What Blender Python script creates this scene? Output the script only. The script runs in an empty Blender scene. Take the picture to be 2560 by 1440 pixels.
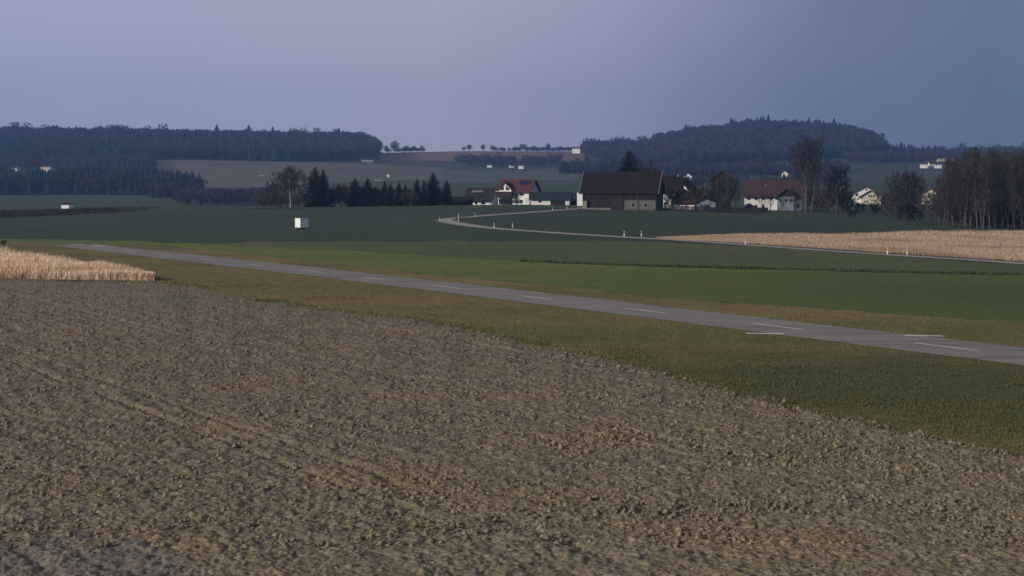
import bpy, math, random
import numpy as np
from mathutils import Vector, Matrix
S = bpy.context.scene
C = S.collection
R = math.radians

# ------------------------------------------------------------------ camera
F = 4000.0; CAMZ = 11.0; PITCH = math.atan(280 / F)
cam = bpy.data.cameras.new('camera'); cam.sensor_width = 36; cam.lens = 36 * F / 2560
cam.clip_start = 1; cam.clip_end = 20000
camo = bpy.data.objects.new('camera', cam); C.objects.link(camo)
camo.location = (0, 0, CAMZ); camo.rotation_euler = (R(90) - PITCH, 0, 0)
S.camera = camo

# ------------------------------------------------------------------ sky, sun, exposure
SUN_EL = R(19); SUN_AZ = R(-118)          # azimuth clockwise from +Y: the sun stands to the left and slightly behind
W = bpy.data.worlds.new('World'); S.world = W; W.use_nodes = True
nt = W.node_tree; nt.nodes.clear()
def N(nt, t, **kw):
    n = nt.nodes.new(t)
    for k, v in kw.items(): setattr(n, k, v)
    return n
sky = N(nt, 'ShaderNodeTexSky', sky_type='NISHITA', sun_disc=False)
sky.sun_elevation = SUN_EL; sky.sun_rotation = SUN_AZ; sky.air_density = 1.5; sky.dust_density = 3.0
tc = N(nt, 'ShaderNodeTexCoord')
sep = N(nt, 'ShaderNodeSeparateXYZ'); nt.links.new(tc.outputs['Generated'], sep.inputs[0])
mr = N(nt, 'ShaderNodeMapRange'); nt.links.new(sep.outputs['X'], mr.inputs['Value'])
mr.inputs['From Min'].default_value = -0.5; mr.inputs['From Max'].default_value = 0.5
nz = N(nt, 'ShaderNodeTexNoise'); nz.inputs['Scale'].default_value = 3.0; nz.inputs['Detail'].default_value = 3
nt.links.new(tc.outputs['Generated'], nz.inputs['Vector'])
ad = N(nt, 'ShaderNodeMath', operation='MULTIPLY_ADD'); nt.links.new(nz.outputs['Fac'], ad.inputs[0])
ad.inputs[1].default_value = 0.22; nt.links.new(mr.outputs[0], ad.inputs[2])
sb = N(nt, 'ShaderNodeMath', operation='SUBTRACT'); nt.links.new(ad.outputs[0], sb.inputs[0]); sb.inputs[1].default_value = 0.11
cr = N(nt, 'ShaderNodeValToRGB'); nt.links.new(sb.outputs[0], cr.inputs[0])
SKY_STOPS = [(0.0, (.37, .40, .58)), (0.25, (.41, .435, .595)), (0.45, (.435, .44, .57)), (0.56, (.36, .37, .52)), (0.68, (.175, .205, .32)), (0.76, (.135, .175, .275)), (0.84, (.155, .205, .32)), (1.0, (.20, .26, .39))]
el = cr.color_ramp.elements
el[0].position = SKY_STOPS[0][0]; el[0].color = (*SKY_STOPS[0][1], 1)
el[1].position = 1.0; el[1].color = (*SKY_STOPS[-1][1], 1)
for p, c in SKY_STOPS[1:-1]:
    e = el.new(p); e.color = (*c, 1)
veil = N(nt, 'ShaderNodeVectorMath', operation='SCALE'); nt.links.new(cr.outputs[0], veil.inputs[0]); veil.inputs['Scale'].default_value = 10.0
zr = N(nt, 'ShaderNodeMapRange', interpolation_type='SMOOTHSTEP'); nt.links.new(sep.outputs['Z'], zr.inputs['Value'])
zr.inputs['From Min'].default_value = 0.15; zr.inputs['From Max'].default_value = 0.60
zm = N(nt, 'ShaderNodeMix', data_type='RGBA'); nt.links.new(zr.outputs[0], zm.inputs['Factor'])      # unseen upper sky, added dimmer and greyer to make ambient light less blue
nt.links.new(veil.outputs[0], zm.inputs['A']); zm.inputs['B'].default_value = (1.75, 1.8, 1.9, 1)
mx = N(nt, 'ShaderNodeMix', data_type='RGBA'); mx.inputs['Factor'].default_value = 0.95
nt.links.new(sky.outputs[0], mx.inputs['A']); nt.links.new(zm.outputs['Result'], mx.inputs['B'])
bg = N(nt, 'ShaderNodeBackground'); bg.inputs['Strength'].default_value = 0.1
nt.links.new(mx.outputs['Result'], bg.inputs[0])
wo = N(nt, 'ShaderNodeOutputWorld'); nt.links.new(bg.outputs[0], wo.inputs['Surface'])

sun = bpy.data.lights.new('sun', 'SUN'); sun.energy = 3.5; sun.angle = R(0.6); sun.color = (1, .89, .75)
suno = bpy.data.objects.new('sun', sun); C.objects.link(suno)
sd = Vector((math.sin(SUN_AZ) * math.cos(SUN_EL), math.cos(SUN_AZ) * math.cos(SUN_EL), math.sin(SUN_EL)))
suno.rotation_euler = sd.to_track_quat('Z', 'Y').to_euler(); suno.location = (-60, -40, 80)
S.view_settings.view_transform = 'Standard'; S.view_settings.look = 'None'
S.view_settings.exposure = 0.0; S.view_settings.gamma = 1.0
S.render.engine = 'CYCLES'

# ------------------------------------------------------------------ terrain function
def zpy(py, D):                                   # height at depth D on the sight line of photo row py
    return CAMZ + D * math.tan(math.atan((720 - py) / F) - PITCH)
def zrow(D, pts): return (D, [p[0] for p in pts], [p[1] for p in pts])
def prow(D, pts): return (D, [p[0] for p in pts], [zpy(p[1], D) for p in pts])
ROWS = [
 zrow(-2000, [(0, 0)]), zrow(150, [(0, 0)]),
 zrow(250, [(-900, -.4), (400, -.4), (1300, 0), (2560, -1.0), (3400, -1.5)]),
 zrow(350, [(-900, -.7), (400, -.6), (755, -.55), (1200, .4), (1700, .3), (2560, -2.0), (3400, -2.4)]),
 zrow(420, [(0, -.8), (800, -.4), (1200, .8), (1600, .5), (2000, -1.0), (2560, -3.0)]),
 zrow(500, [(0, -.9), (800, -.3), (1200, .9), (1500, .6), (1650, .3), (2000, -1.5), (2300, -3.0), (2560, -3.8)]),
 zrow(600, [(0, -1.6), (300, -.9), (700, -.7), (1000, -.2), (1300, .4), (1500, .2), (1900, -1.2), (2200, -2.4), (2560, -4.5)]),
 zrow(700, [(0, -6), (1000, -5), (1200, -4), (1300, -2), (1900, -1.6), (2150, -1.2), (2560, -2.4)]),
 zrow(900, [(-900, -12), (1200, -11), (1500, -7), (1900, -2), (2100, -1), (3400, -1)]),
 prow(1200, [(-900, 505), (400, 503), (1000, 500), (1400, 492), (1900, 478), (2100, 470), (3400, 470)]),
 prow(1500, [(-900, 487), (0, 487), (450, 487), (1000, 472), (1400, 465), (1800, 455), (2100, 452), (3400, 452)]),
 prow(1800, [(-900, 445), (0, 452), (300, 457), (450, 462), (700, 455), (1000, 452), (1400, 442), (1800, 440), (2200, 435), (3400, 435)]),
 prow(2200, [(-900, 410), (0, 415), (350, 404), (500, 402), (800, 408), (1000, 415), (1300, 428), (1600, 425), (1900, 418), (2100, 408), (2400, 404), (3400, 405)]),
 prow(2600, [(-900, 365), (0, 368), (500, 372), (900, 385), (1000, 398), (1200, 408), (1400, 402), (1600, 400), (1900, 385), (2100, 385), (2250, 400), (2400, 395), (3400, 395)]),
 prow(2800, [(-900, 343), (0, 346), (500, 354), (900, 360), (960, 384), (1200, 390), (1500, 388), (1630, 384), (1700, 366), (1900, 350), (2080, 351), (2190, 376), (2210, 386), (2300, 392), (3400, 392)]),
 prow(3000, [(-900, 347), (0, 350), (500, 357), (900, 364), (960, 382), (1150, 378), (1450, 379), (1560, 379), (1620, 379), (1642, 360), (1670, 357), (1690, 356), (1720, 344), (1780, 341), (1830, 331), (1880, 326), (1950, 329), (2000, 331), (2080, 334), (2120, 341), (2150, 349), (2182, 357), (2204, 378), (2225, 385), (2300, 388), (3400, 390)]),
 prow(3400, [(-900, 380), (3400, 390)]), prow(6000, [(0, 425)]), prow(20000, [(0, 436)])]
RD = np.array([r[0] for r in ROWS], float)
def zfun(x, y):
    x = np.atleast_1d(np.asarray(x, float)); y = np.atleast_1d(np.asarray(y, float))
    u = 1280 + F * x / np.maximum(y, 100)
    zz = np.stack([np.interp(u, r[1], r[2]) for r in ROWS])
    i = np.clip(np.searchsorted(RD, y) - 1, 0, len(RD) - 2)
    t = np.clip((y - RD[i]) / (RD[i + 1] - RD[i]), 0, 1)
    k = np.arange(len(x))
    return zz[i, k] * (1 - t) + zz[i + 1, k] * t
def zf(x, y): return float(zfun(x, y)[0])
def px2x(px, D): return (px - 1280) / F * D
DS = np.concatenate([np.arange(25, 700, 1.0), np.arange(700, 3300, 4.0)])
def ground(px, py, dmin=25):                      # where the sight line of a photo point meets the terrain
    yup = (720 - py) / F
    k = 1 / (math.cos(PITCH) + yup * math.sin(PITCH))
    xr = (px - 1280) / F * k
    sl = (yup * math.cos(PITCH) - math.sin(PITCH)) * k
    D = DS[DS >= dmin]
    d = CAMZ + sl * D - zfun(xr * D, D)
    j = np.argmax(d < 0)
    if d[j] >= 0: D0 = D[int(np.argmin(d))]
    elif j == 0: D0 = D[0]
    else: D0 = D[j - 1] + (D[j] - D[j - 1]) * d[j - 1] / (d[j - 1] - d[j])
    return xr * D0, D0

# ------------------------------------------------------------------ numpy noise
def vnoise(x, y, seed=0):
    xi = np.floor(x).astype(np.int64); yi = np.floor(y).astype(np.int64); fx = x - xi; fy = y - yi
    fx = fx * fx * (3 - 2 * fx); fy = fy * fy * (3 - 2 * fy)
    def h(a, b):
        n = (a * 374761393 + b * 668265263 + seed * 2147483647) & 0xffffffff
        n = ((n ^ (n >> 13)) * 1274126177) & 0xffffffff
        return ((n ^ (n >> 16)) & 0xffff) / 65535.0
    return (h(xi, yi) * (1 - fx) + h(xi + 1, yi) * fx) * (1 - fy) + (h(xi, yi + 1) * (1 - fx) + h(xi + 1, yi + 1) * fx) * fy

# ------------------------------------------------------------------ object helpers
def tag(o, label=None, cat=None, group=None, kind=None):
    if label: o['label'] = label
    if cat: o['category'] = cat
    if group: o['group'] = group
    if kind: o['kind'] = kind
    return o
def mesh_np(name, V, Fc, mat, smooth=False):
    me = bpy.data.meshes.new(name)
    V = np.asarray(V, np.float32); Fc = np.asarray(Fc, np.int32); n = Fc.shape[1]
    me.vertices.add(len(V)); me.vertices.foreach_set('co', V.ravel())
    me.loops.add(Fc.size); me.loops.foreach_set('vertex_index', Fc.ravel())
    me.polygons.add(len(Fc)); me.polygons.foreach_set('loop_start', np.arange(0, Fc.size, n, dtype=np.int32))
    me.update(calc_edges=True)
    if smooth: me.polygons.foreach_set('use_smooth', np.ones(len(Fc), bool))
    me.materials.append(mat)
    return me
def obj(name, me, parent=None):
    o = bpy.data.objects.new(name, me); C.objects.link(o)
    if parent: o.parent = parent
    return o
def empty(name, loc, rz=0):
    o = bpy.data.objects.new(name, None); C.objects.link(o); o.location = loc; o.rotation_euler = (0, 0, rz)
    o.empty_display_size = 0.5
    return o
class MB:
    def __init__(s): s.v = []; s.f = []
    def add(s, vs, fs):
        b = len(s.v); s.v += [tuple(q) for q in vs]; s.f += [tuple(b + i for i in f) for f in fs]; return s
    def box(s, x0, x1, y0, y1, z0, z1):
        return s.add([(x0, y0, z0), (x1, y0, z0), (x1, y1, z0), (x0, y1, z0), (x0, y0, z1), (x1, y0, z1), (x1, y1, z1), (x0, y1, z1)],
                     [(0, 3, 2, 1), (4, 5, 6, 7), (0, 1, 5, 4), (1, 2, 6, 5), (2, 3, 7, 6), (3, 0, 4, 7)])
    def tube(s, a, b, r0, r1, n=6, cap=True):
        a = Vector(a); b = Vector(b); d = (b - a).normalized()
        p = d.orthogonal().normalized(); q = d.cross(p)
        vs = []
        for c, r in ((a, r0), (b, r1)):
            for i in range(n):
                t = 2 * math.pi * i / n; vs.append(c + (p * math.cos(t) + q * math.sin(t)) * r)
        fs = [(i, (i + 1) % n, n + (i + 1) % n, n + i) for i in range(n)]
        if cap: fs += [tuple(range(n - 1, -1, -1)), tuple(range(n, 2 * n))]
        return s.add(vs, fs)
    def slab(s, quad, t):                          # a quad given thickness t along its own normal (downwards)
        q = [Vector(p) for p in quad]; n = (q[1] - q[0]).cross(q[3] - q[0]).normalized()
        if n.z < 0: n = -n
        vs = q + [p - n * t for p in q]
        return s.add(vs, [(0, 1, 2, 3), (7, 6, 5, 4), (0, 4, 5, 1), (1, 5, 6, 2), (2, 6, 7, 3), (3, 7, 4, 0)])
    def prism(s, poly, y0, y1):                    # polygon in xz swept along y
        n = len(poly)
        vs = [(x, y0, z) for x, z in poly] + [(x, y1, z) for x, z in poly]
        return s.add(vs, [tuple(range(n)), tuple(range(2 * n - 1, n - 1, -1))] + [(i, n + i, n + (i + 1) % n, (i + 1) % n) for i in range(n)])
    def prismx(s, poly, x0, x1):                   # polygon in yz swept along x
        n = len(poly)
        vs = [(x0, y, z) for y, z in poly] + [(x1, y, z) for y, z in poly]
        return s.add(vs, [tuple(range(n - 1, -1, -1)), tuple(range(n, 2 * n))] + [(i, (i + 1) % n, n + (i + 1) % n, n + i) for i in range(n)])
    def mesh(s, name, mat):
        me = bpy.data.meshes.new(name); me.from_pydata(s.v, [], s.f); me.update(); me.materials.append(mat)
        return me
    def build(s, name, mat, parent=None): return obj(name, s.mesh(name, mat), parent)

# ------------------------------------------------------------------ materials
def mat(name, col, col2=None, scale=1.0, rough=.85, detail=4, stretch=(1, 1, 1), fine=None, bump=0.0, bscale=5.0, metal=0, rot=0.0, ramp=(.35, .65), spec=.3, col3=None, s3=.02, r3=(.45, .6), spot=None):
    m = bpy.data.materials.new(name); m.use_nodes = True; t = m.node_tree; b = t.nodes['Principled BSDF']
    b.inputs['Roughness'].default_value = rough; b.inputs['Metallic'].default_value = metal
    b.inputs['Specular IOR Level'].default_value = spec
    b.inputs['Base Color'].default_value = (*col, 1)
    tcn = N(t, 'ShaderNodeTexCoord'); mp = N(t, 'ShaderNodeMapping'); t.links.new(tcn.outputs['Object'], mp.inputs[0])
    mp.inputs['Scale'].default_value = stretch; mp.inputs['Rotation'].default_value = (0, 0, rot)
    out = None
    if col2:
        n = N(t, 'ShaderNodeTexNoise'); n.inputs['Scale'].default_value = scale; n.inputs['Detail'].default_value = detail; n.inputs['Roughness'].default_value = .6
        t.links.new(mp.outputs[0], n.inputs['Vector'])
        r = N(t, 'ShaderNodeMapRange'); r.inputs['From Min'].default_value = ramp[0]; r.inputs['From Max'].default_value = ramp[1]
        t.links.new(n.outputs['Fac'], r.inputs['Value'])
        x = N(t, 'ShaderNodeMix', data_type='RGBA'); x.inputs['A'].default_value = (*col, 1); x.inputs['B'].default_value = (*col2, 1)
        t.links.new(r.outputs[0], x.inputs['Factor']); out = x.outputs['Result']
        if col3:
            n3 = N(t, 'ShaderNodeTexNoise'); n3.inputs['Scale'].default_value = s3; n3.inputs['Detail'].default_value = 3
            t.links.new(mp.outputs[0], n3.inputs['Vector'])
            rr = N(t, 'ShaderNodeMapRange'); rr.inputs['From Min'].default_value = r3[0]; rr.inputs['From Max'].default_value = r3[1]
            t.links.new(n3.outputs['Fac'], rr.inputs['Value'])
            x3 = N(t, 'ShaderNodeMix', data_type='RGBA'); x3.inputs['B'].default_value = (*col3, 1)
            t.links.new(out, x3.inputs['A']); t.links.new(rr.outputs[0], x3.inputs['Factor']); out = x3.outputs['Result']
        if spot:                                   # spot = (x, y, inner radius, outer radius, colour): a lusher patch with a ragged rim
            vd = N(t, 'ShaderNodeVectorMath', operation='DISTANCE'); t.links.new(tcn.outputs['Object'], vd.inputs[0]); vd.inputs[1].default_value = (spot[0], spot[1], 0)
            ns_ = N(t, 'ShaderNodeTexNoise'); ns_.inputs['Scale'].default_value = .12; ns_.inputs['Detail'].default_value = 4; t.links.new(tcn.outputs['Object'], ns_.inputs['Vector'])
            am = N(t, 'ShaderNodeMath', operation='MULTIPLY_ADD'); t.links.new(ns_.outputs['Fac'], am.inputs[0]); am.inputs[1].default_value = 30; t.links.new(vd.outputs['Value'], am.inputs[2])
            rs = N(t, 'ShaderNodeMapRange'); rs.inputs['From Min'].default_value = spot[3] + 15; rs.inputs['From Max'].default_value = spot[2] + 15; t.links.new(am.outputs[0], rs.inputs['Value'])
            xs = N(t, 'ShaderNodeMix', data_type='RGBA'); xs.inputs['B'].default_value = (*spot[4], 1); t.links.new(out, xs.inputs['A']); t.links.new(rs.outputs[0], xs.inputs['Factor']); out = xs.outputs['Result']
        if fine:                                   # fine = (scale, amount): value variation at blade / grain size
            n2 = N(t, 'ShaderNodeTexNoise'); n2.inputs['Scale'].default_value = fine[0]; n2.inputs['Detail'].default_value = 3
            t.links.new(mp.outputs[0], n2.inputs['Vector'])
            r2 = N(t, 'ShaderNodeMapRange'); r2.inputs['From Min'].default_value = .25; r2.inputs['From Max'].default_value = .75
            r2.inputs['To Min'].default_value = 1 - fine[1]; r2.inputs['To Max'].default_value = 1 + fine[1]
            t.links.new(n2.outputs['Fac'], r2.inputs['Value'])
            v = N(t, 'ShaderNodeVectorMath', operation='SCALE'); t.links.new(out, v.inputs[0]); t.links.new(r2.outputs[0], v.inputs['Scale']); out = v.outputs[0]
        t.links.new(out, b.inputs['Base Color'])
    if bump:
        nb = N(t, 'ShaderNodeTexNoise'); nb.inputs['Scale'].default_value = bscale; nb.inputs['Detail'].default_value = 5
        t.links.new(mp.outputs[0], nb.inputs['Vector'])
        bp = N(t, 'ShaderNodeBump'); bp.inputs['Strength'].default_value = 1; bp.inputs['Distance'].default_value = bump
        t.links.new(nb.outputs['Fac'], bp.inputs['Height']); t.links.new(bp.outputs[0], b.inputs['Normal'])
    return m
RW = math.atan2(4000, -2480)                      # heading of the runway in the plan
M = {}
M['ground'] = mat('ground_green', (0.0238, 0.0462, 0.0209), (0.0343, 0.0585, 0.0209), .012, fine=(.6, .25), col3=(0.0396, 0.0554, 0.0232), s3=.004)
M['crop'] = mat('crop_green', (0.0567, 0.0824, 0.0189), (0.0764, 0.1029, 0.0216), .03, fine=(1.5, .3), stretch=(1, .25, 1), rot=0.3, col3=(0.0928, 0.1029, 0.0224), s3=.01)
M['cropdark'] = mat('crop_dark', (0.0189, 0.0402, 0.0169), (0.0245, 0.0473, 0.0184), .03, fine=(1.2, .25), stretch=(1, .3, 1), rot=0.3)
M['meadow'] = mat('meadow', (0.0847, 0.1268, 0.0180), (0.1347, 0.1552, 0.0228), .05, fine=(1.6, .3), stretch=(.35, 1, 1), rot=-.9, bump=.03, bscale=3, spot=(48, 150, 8, 62, (.062, .085, .014)))
M['verge'] = mat('verge', (0.1658, 0.1240, 0.0454), (0.2380, 0.1595, 0.0680), .12, fine=(2.5, .4), stretch=(.25, 1, 1), rot=-(RW), bump=.04, bscale=4, col3=(0.1153, 0.1086, 0.0331), s3=.06, r3=(.45, .62), spot=(22, 84, 8, 27, (.066, .070, .025)))
M['asphalt'] = mat('asphalt', (0.2115, 0.1927, 0.1935), (0.2491, 0.2303, 0.2250), .25, fine=(1.2, .2), stretch=(.12, 1, 1), rot=-(RW), rough=.8, col3=(.150, .140, .138), s3=.55, r3=(.52, .68))
M['paint'] = mat('runway_paint', (.66, .66, .64), (.40, .39, .38), 2.5, fine=(9, .3), ramp=(.42, .72))
M['road'] = mat('road_asphalt', (0.2805, 0.2720, 0.2635), (0.3400, 0.3272, 0.3145), .2, fine=(1.5, .15))
M['track'] = mat('track_soil', (0.1200, 0.1200, 0.0900), (0.1680, 0.1620, 0.1260), .2, fine=(2, .2))
M['soil'] = mat('ploughed_soil', (0.1490, 0.1200, 0.0851), (0.2160, 0.1820, 0.1294), .9, fine=(6, .55), detail=8, bump=.07, bscale=7, col3=(0.2160, 0.1588, 0.1055), s3=.12, r3=(.48, .66))
M['soilgrey'] = mat('grey_soil', (0.1408, 0.1213, 0.1042), (0.1920, 0.1668, 0.1464), 1.2, fine=(7, .35), bump=.04, bscale=10)
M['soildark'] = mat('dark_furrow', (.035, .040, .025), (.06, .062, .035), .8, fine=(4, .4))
M['hedgedark'] = mat('fallow', (0.0108, 0.0135, 0.0144), (0.0189, 0.0180, 0.0180), .15, fine=(.8, .4))
M['straw'] = mat('dry_grass_floor', (0.2890, 0.2125, 0.1530), (0.3570, 0.2720, 0.2040), .3, fine=(2.5, .3))
M['blade'] = mat('dry_blade', (0.6405, 0.4830, 0.3459), (0.8198, 0.6396, 0.4740), .35, fine=(3, .25), col3=(0.5124, 0.3394, 0.2306), s3=.05, r3=(.5, .68))
M['blade2'] = mat('dry_blade_rose', (0.3864, 0.2841, 0.2091), (0.4704, 0.3616, 0.2706), .25, fine=(2, .25), col3=(0.2772, 0.1851, 0.1353), s3=.035, r3=(.5, .64))
M['tuft'] = mat('grass_tuft', (0.1155, 0.1150, 0.0382), (0.2090, 0.1600, 0.0723), .4, fine=(5, .3), col3=(0.0825, 0.0950, 0.0255), s3=.06, r3=(.45, .6), spot=(22, 84, 8, 27, (.080, .086, .030)))
M['tan'] = mat('far_tan_field', (0.1127, 0.0994, 0.0808), (0.1288, 0.1159, 0.0888), .01, fine=(.05, .12))
M['brownf'] = mat('far_brown_field', (0.1725, 0.0945, 0.0662), (0.2069, 0.1134, 0.0779), .01, fine=(.05, .12))
M['farg'] = mat('far_green_field', (0.0628, 0.0805, 0.0610), (0.0795, 0.0885, 0.0656), .008, fine=(.05, .12))
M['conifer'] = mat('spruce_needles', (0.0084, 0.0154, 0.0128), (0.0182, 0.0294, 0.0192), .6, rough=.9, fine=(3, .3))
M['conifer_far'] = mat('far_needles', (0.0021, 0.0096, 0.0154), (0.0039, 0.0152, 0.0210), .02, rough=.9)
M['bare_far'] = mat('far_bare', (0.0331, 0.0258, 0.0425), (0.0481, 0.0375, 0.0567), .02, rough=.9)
M['bark'] = mat('bark', (0.0360, 0.0300, 0.0315), (0.0570, 0.0480, 0.0490), 1.5, fine=(6, .3))
M['barklight'] = mat('bark_birch', (.40, .37, .34), (.22, .20, .18), 1.2, fine=(6, .3))
M['barkpop'] = mat('bark_grey', (0.0660, 0.0600, 0.0585), (0.1140, 0.1020, 0.0975), 1.0, fine=(6, .3))
M['twig'] = mat('twigs', (0.0300, 0.0259, 0.0315), (0.0460, 0.0396, 0.0434), .35)
M['twigwarm'] = mat('twigs_warm', (0.0430, 0.0374, 0.0396), (0.0607, 0.0546, 0.0545), .35)
M['twiggrey'] = mat('twigs_grey', (.075, .062, .062), (.11, .092, .085), .3)
M['twigdark'] = mat('twigs_dark', (0.0099, 0.0108, 0.0144), (0.0180, 0.0171, 0.0204), .35)
M['white'] = mat('white_render', (0.8268, 0.8424, 0.8470), (0.7420, 0.7560, 0.7480), .8, fine=(3, .05))
M['cream'] = mat('cream_render', (.62, .58, .46), (.55, .51, .40), .8, fine=(3, .05))
M['greywall'] = mat('grey_render', (0.1000, 0.0950, 0.0988), (0.1300, 0.1250, 0.1248), .8, fine=(3, .12))
M['bluewall_or_shade'] = mat('blue_grey_render_or_shade', (0.1760, 0.2080, 0.2720), (0.2240, 0.2560, 0.3040), .8, fine=(3, .08))  # own colour of the pale shed; painted shade on the farmhouse wing
M['boards'] = mat('dark_boards', (0.0132, 0.0106, 0.0126), (0.0279, 0.0211, 0.0238), 2.0, stretch=(1, 1, .05), fine=(5, .3))
M['timber'] = mat('brown_timber', (0.0225, 0.0158, 0.0150), (0.0338, 0.0225, 0.0200), 2.0, stretch=(1, 1, .1), fine=(5, .3))
M['roofbrown'] = mat('roof_brown_tile', (0.0097, 0.0059, 0.0096), (0.0125, 0.0077, 0.0120), .5, fine=(4, .18), stretch=(1, 3, 3))
M['roofred'] = mat('roof_red_tile', (0.0737, 0.0304, 0.0357), (0.0893, 0.0391, 0.0442), .5, fine=(4, .2), stretch=(1, 3, 3))
M['roofdull'] = mat('roof_dull_red', (0.0525, 0.0279, 0.0336), (0.0650, 0.0360, 0.0416), .5, fine=(4, .2), stretch=(1, 3, 3))
M['roofdark'] = mat('roof_dark', (0.0180, 0.0168, 0.0245), (0.0240, 0.0224, 0.0316), .5, fine=(4, .15))
M['roofteal'] = mat('roof_teal', (0.0150, 0.0270, 0.0406), (0.0204, 0.0348, 0.0504), .5, fine=(3, .15), rough=.5)
M['verge_board'] = mat('verge_board', (.42, .42, .42), (.34, .34, .34), 1)
M['pane'] = mat('window_pane', (.02, .022, .028), rough=.15, spec=.5)
M['frame'] = mat('window_frame', (.40, .39, .37))
M['solar'] = mat('solar_panel', (.015, .02, .045), rough=.25, spec=.5)
M['concrete'] = mat('concrete', (0.1800, 0.1740, 0.1736), (0.2280, 0.2220, 0.2170), 1, fine=(5, .12))
M['tealdoor'] = mat('teal_door', (0.0250, 0.0850, 0.0800), (0.0300, 0.1000, 0.0900), 2)
M['postwhite'] = mat('post_white', (0.8400, 0.8400, 0.8346), (0.7350, 0.7350, 0.7169), 3)
M['black'] = mat('post_black', (.03, .03, .03))
M['metal'] = mat('mast_metal', (.30, .31, .33), rough=.5)
M['fencewood'] = mat('weathered_fence', (0.0425, 0.0375, 0.0385), (0.0700, 0.0600, 0.0605), 2, fine=(6, .2))
M['boxwhite'] = mat('box_white', (0.8528, 0.8856, 0.8800), (0.7696, 0.7992, 0.7920), 1.5, fine=(4, .05))
M['boxgrey'] = mat('box_grey', (0.1800, 0.1860, 0.2340), (0.1500, 0.1560, 0.2015), 2)
M['rubber'] = mat('rubber', (.02, .02, .02))
M['redrust'] = mat('rust_red', (.14, .04, .03), (.10, .04, .03), 2)

# ------------------------------------------------------------------ ground sheets
us = np.concatenate([np.arange(-5200, -300, 140), np.arange(-300, 2880, 20), np.arange(2880, 7800, 140)]).astype(float)
dsr = np.concatenate([[-60, 5], np.arange(20, 150, 10), np.arange(150, 700, 5), np.arange(700, 3400, 20), [3400, 3700, 4200]]).astype(float)
U, Dg = np.meshgrid(us, dsr)
X = (U - 1280) / F * np.where(Dg < 100, 100, Dg); Z = zfun(X.ravel(), Dg.ravel()).reshape(X.shape)
Z = np.where(Dg < 150, 0.0, Z)
def gridf(nr, nc):
    a = (np.arange(nr - 1)[:, None] * nc + np.arange(nc - 1)[None, :]).ravel()
    return np.stack([a, a + 1, a + nc + 1, a + nc], 1)
tag(obj('ground', mesh_np('ground', np.stack([X, Dg, Z], -1).reshape(-1, 3), gridf(*X.shape), M['ground'], True)), kind='structure')

def band(name, lower, upper, m, lift, nv=14, step=20, dmin=25, kind='structure', wob=0, seed=0, ends=None):
    """draped sheet between two boundary lines, each a list of photo points"""
    x0 = max(lower[0][0], upper[0][0]); x1 = min(lower[-1][0], upper[-1][0])
    n = max(2, int((x1 - x0) / step) + 1); px = np.linspace(x0, x1, n)
    lo = np.interp(px, [p[0] for p in lower], [p[1] for p in lower]); up = np.interp(px, [p[0] for p in upper], [p[1] for p in upper])
    if wob:
        lo = lo + (vnoise(px / 37.0, px * 0 + 3.3, seed) + .5 * vnoise(px / 11.0, px * 0 + 8.3, seed) - .75) * wob
        up = up + (vnoise(px / 31.0, px * 0 + 13.3, seed + 1) + .5 * vnoise(px / 9.0, px * 0 + 18.3, seed) - .75) * wob
    A = np.array([ground(a, b, dmin) for a, b in zip(px, lo)]); B = np.array([ground(a, b, dmin) for a, b in zip(px, up)])
    t = np.linspace(0, 1, nv)[:, None, None]
    P = A[None] * (1 - t) + B[None] * t
    z = zfun(P[..., 0].ravel(), P[..., 1].ravel()).reshape(P.shape[:2]) + lift
    V = np.concatenate([P, z[..., None]], -1).reshape(-1, 3)
    o = obj(name, mesh_np(name, V, gridf(nv, n), m, True))
    if kind: o['kind'] = kind
    return o
# lines in the photo the fields meet along
L_crop = [(-500, 596), (0, 598), (300, 602), (620, 614), (900, 628), (1280, 650), (1640, 665), (2000, 675), (2300, 682), (2560, 688), (3100, 700)]
L_vtop = [(-500, 600), (0, 606), (400, 614), (700, 645), (900, 668), (1100, 690), (1300, 708), (1500, 728), (1760, 755), (1920, 764), (2240, 788), (2560, 808), (3100, 850)]
L_dirt = [(-500, 698), (0, 701), (380, 705), (500, 722), (640, 752), (800, 775), (1040, 802), (1150, 820), (1280, 852), (1400, 878), (1500, 894), (1600, 918), (1700, 950), (1800, 978), (1880, 1000), (2050, 1042), (2250, 1085), (2560, 1160), (2700, 1195)]
L_crest = [(-500, 545), (0, 540), (380, 530), (700, 522), (1100, 517), (1400, 520), (2200, 560), (2560, 577), (3100, 577)]
band('crop_field', L_crop, L_crest, M['cropdark'], .02, 40)
band('grassland', L_vtop, L_crop, M['meadow'], .03, 20, wob=3, seed=4)
band('verge', L_dirt, L_vtop, M['verge'], .045, 40, wob=4, seed=9)
band('crop_strip', [(500, 614), (900, 629), (1280, 651), (1640, 666), (2000, 676), (2300, 683), (2560, 688), (3100, 700)],
     [(500, 613), (620, 606), (900, 604), (1280, 604), (1640, 604), (2000, 624), (2560, 664), (3100, 705)], M['crop'], .04, 12, wob=6)
# dark field edge line
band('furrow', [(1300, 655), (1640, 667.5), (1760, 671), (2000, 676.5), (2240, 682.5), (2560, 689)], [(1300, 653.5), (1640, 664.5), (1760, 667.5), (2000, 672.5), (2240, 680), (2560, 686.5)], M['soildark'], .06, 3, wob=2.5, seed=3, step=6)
band('fallow_strip', [(-500, 556), (0, 546), (150, 540), (300, 531), (420, 522)], [(-500, 535), (0, 528), (150, 525), (300, 519), (420, 519)], M['hedgedark'], .08, 10, dmin=300, wob=3, seed=6)
band('fallow_end', [(375, 526), (520, 524), (760, 521)], [(375, 521), (520, 519.5), (760, 517.5)], mat('fallow_red', (.055, .045, .035), (.06, .06, .042), .1), .09, 4, dmin=300, wob=4)
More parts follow.
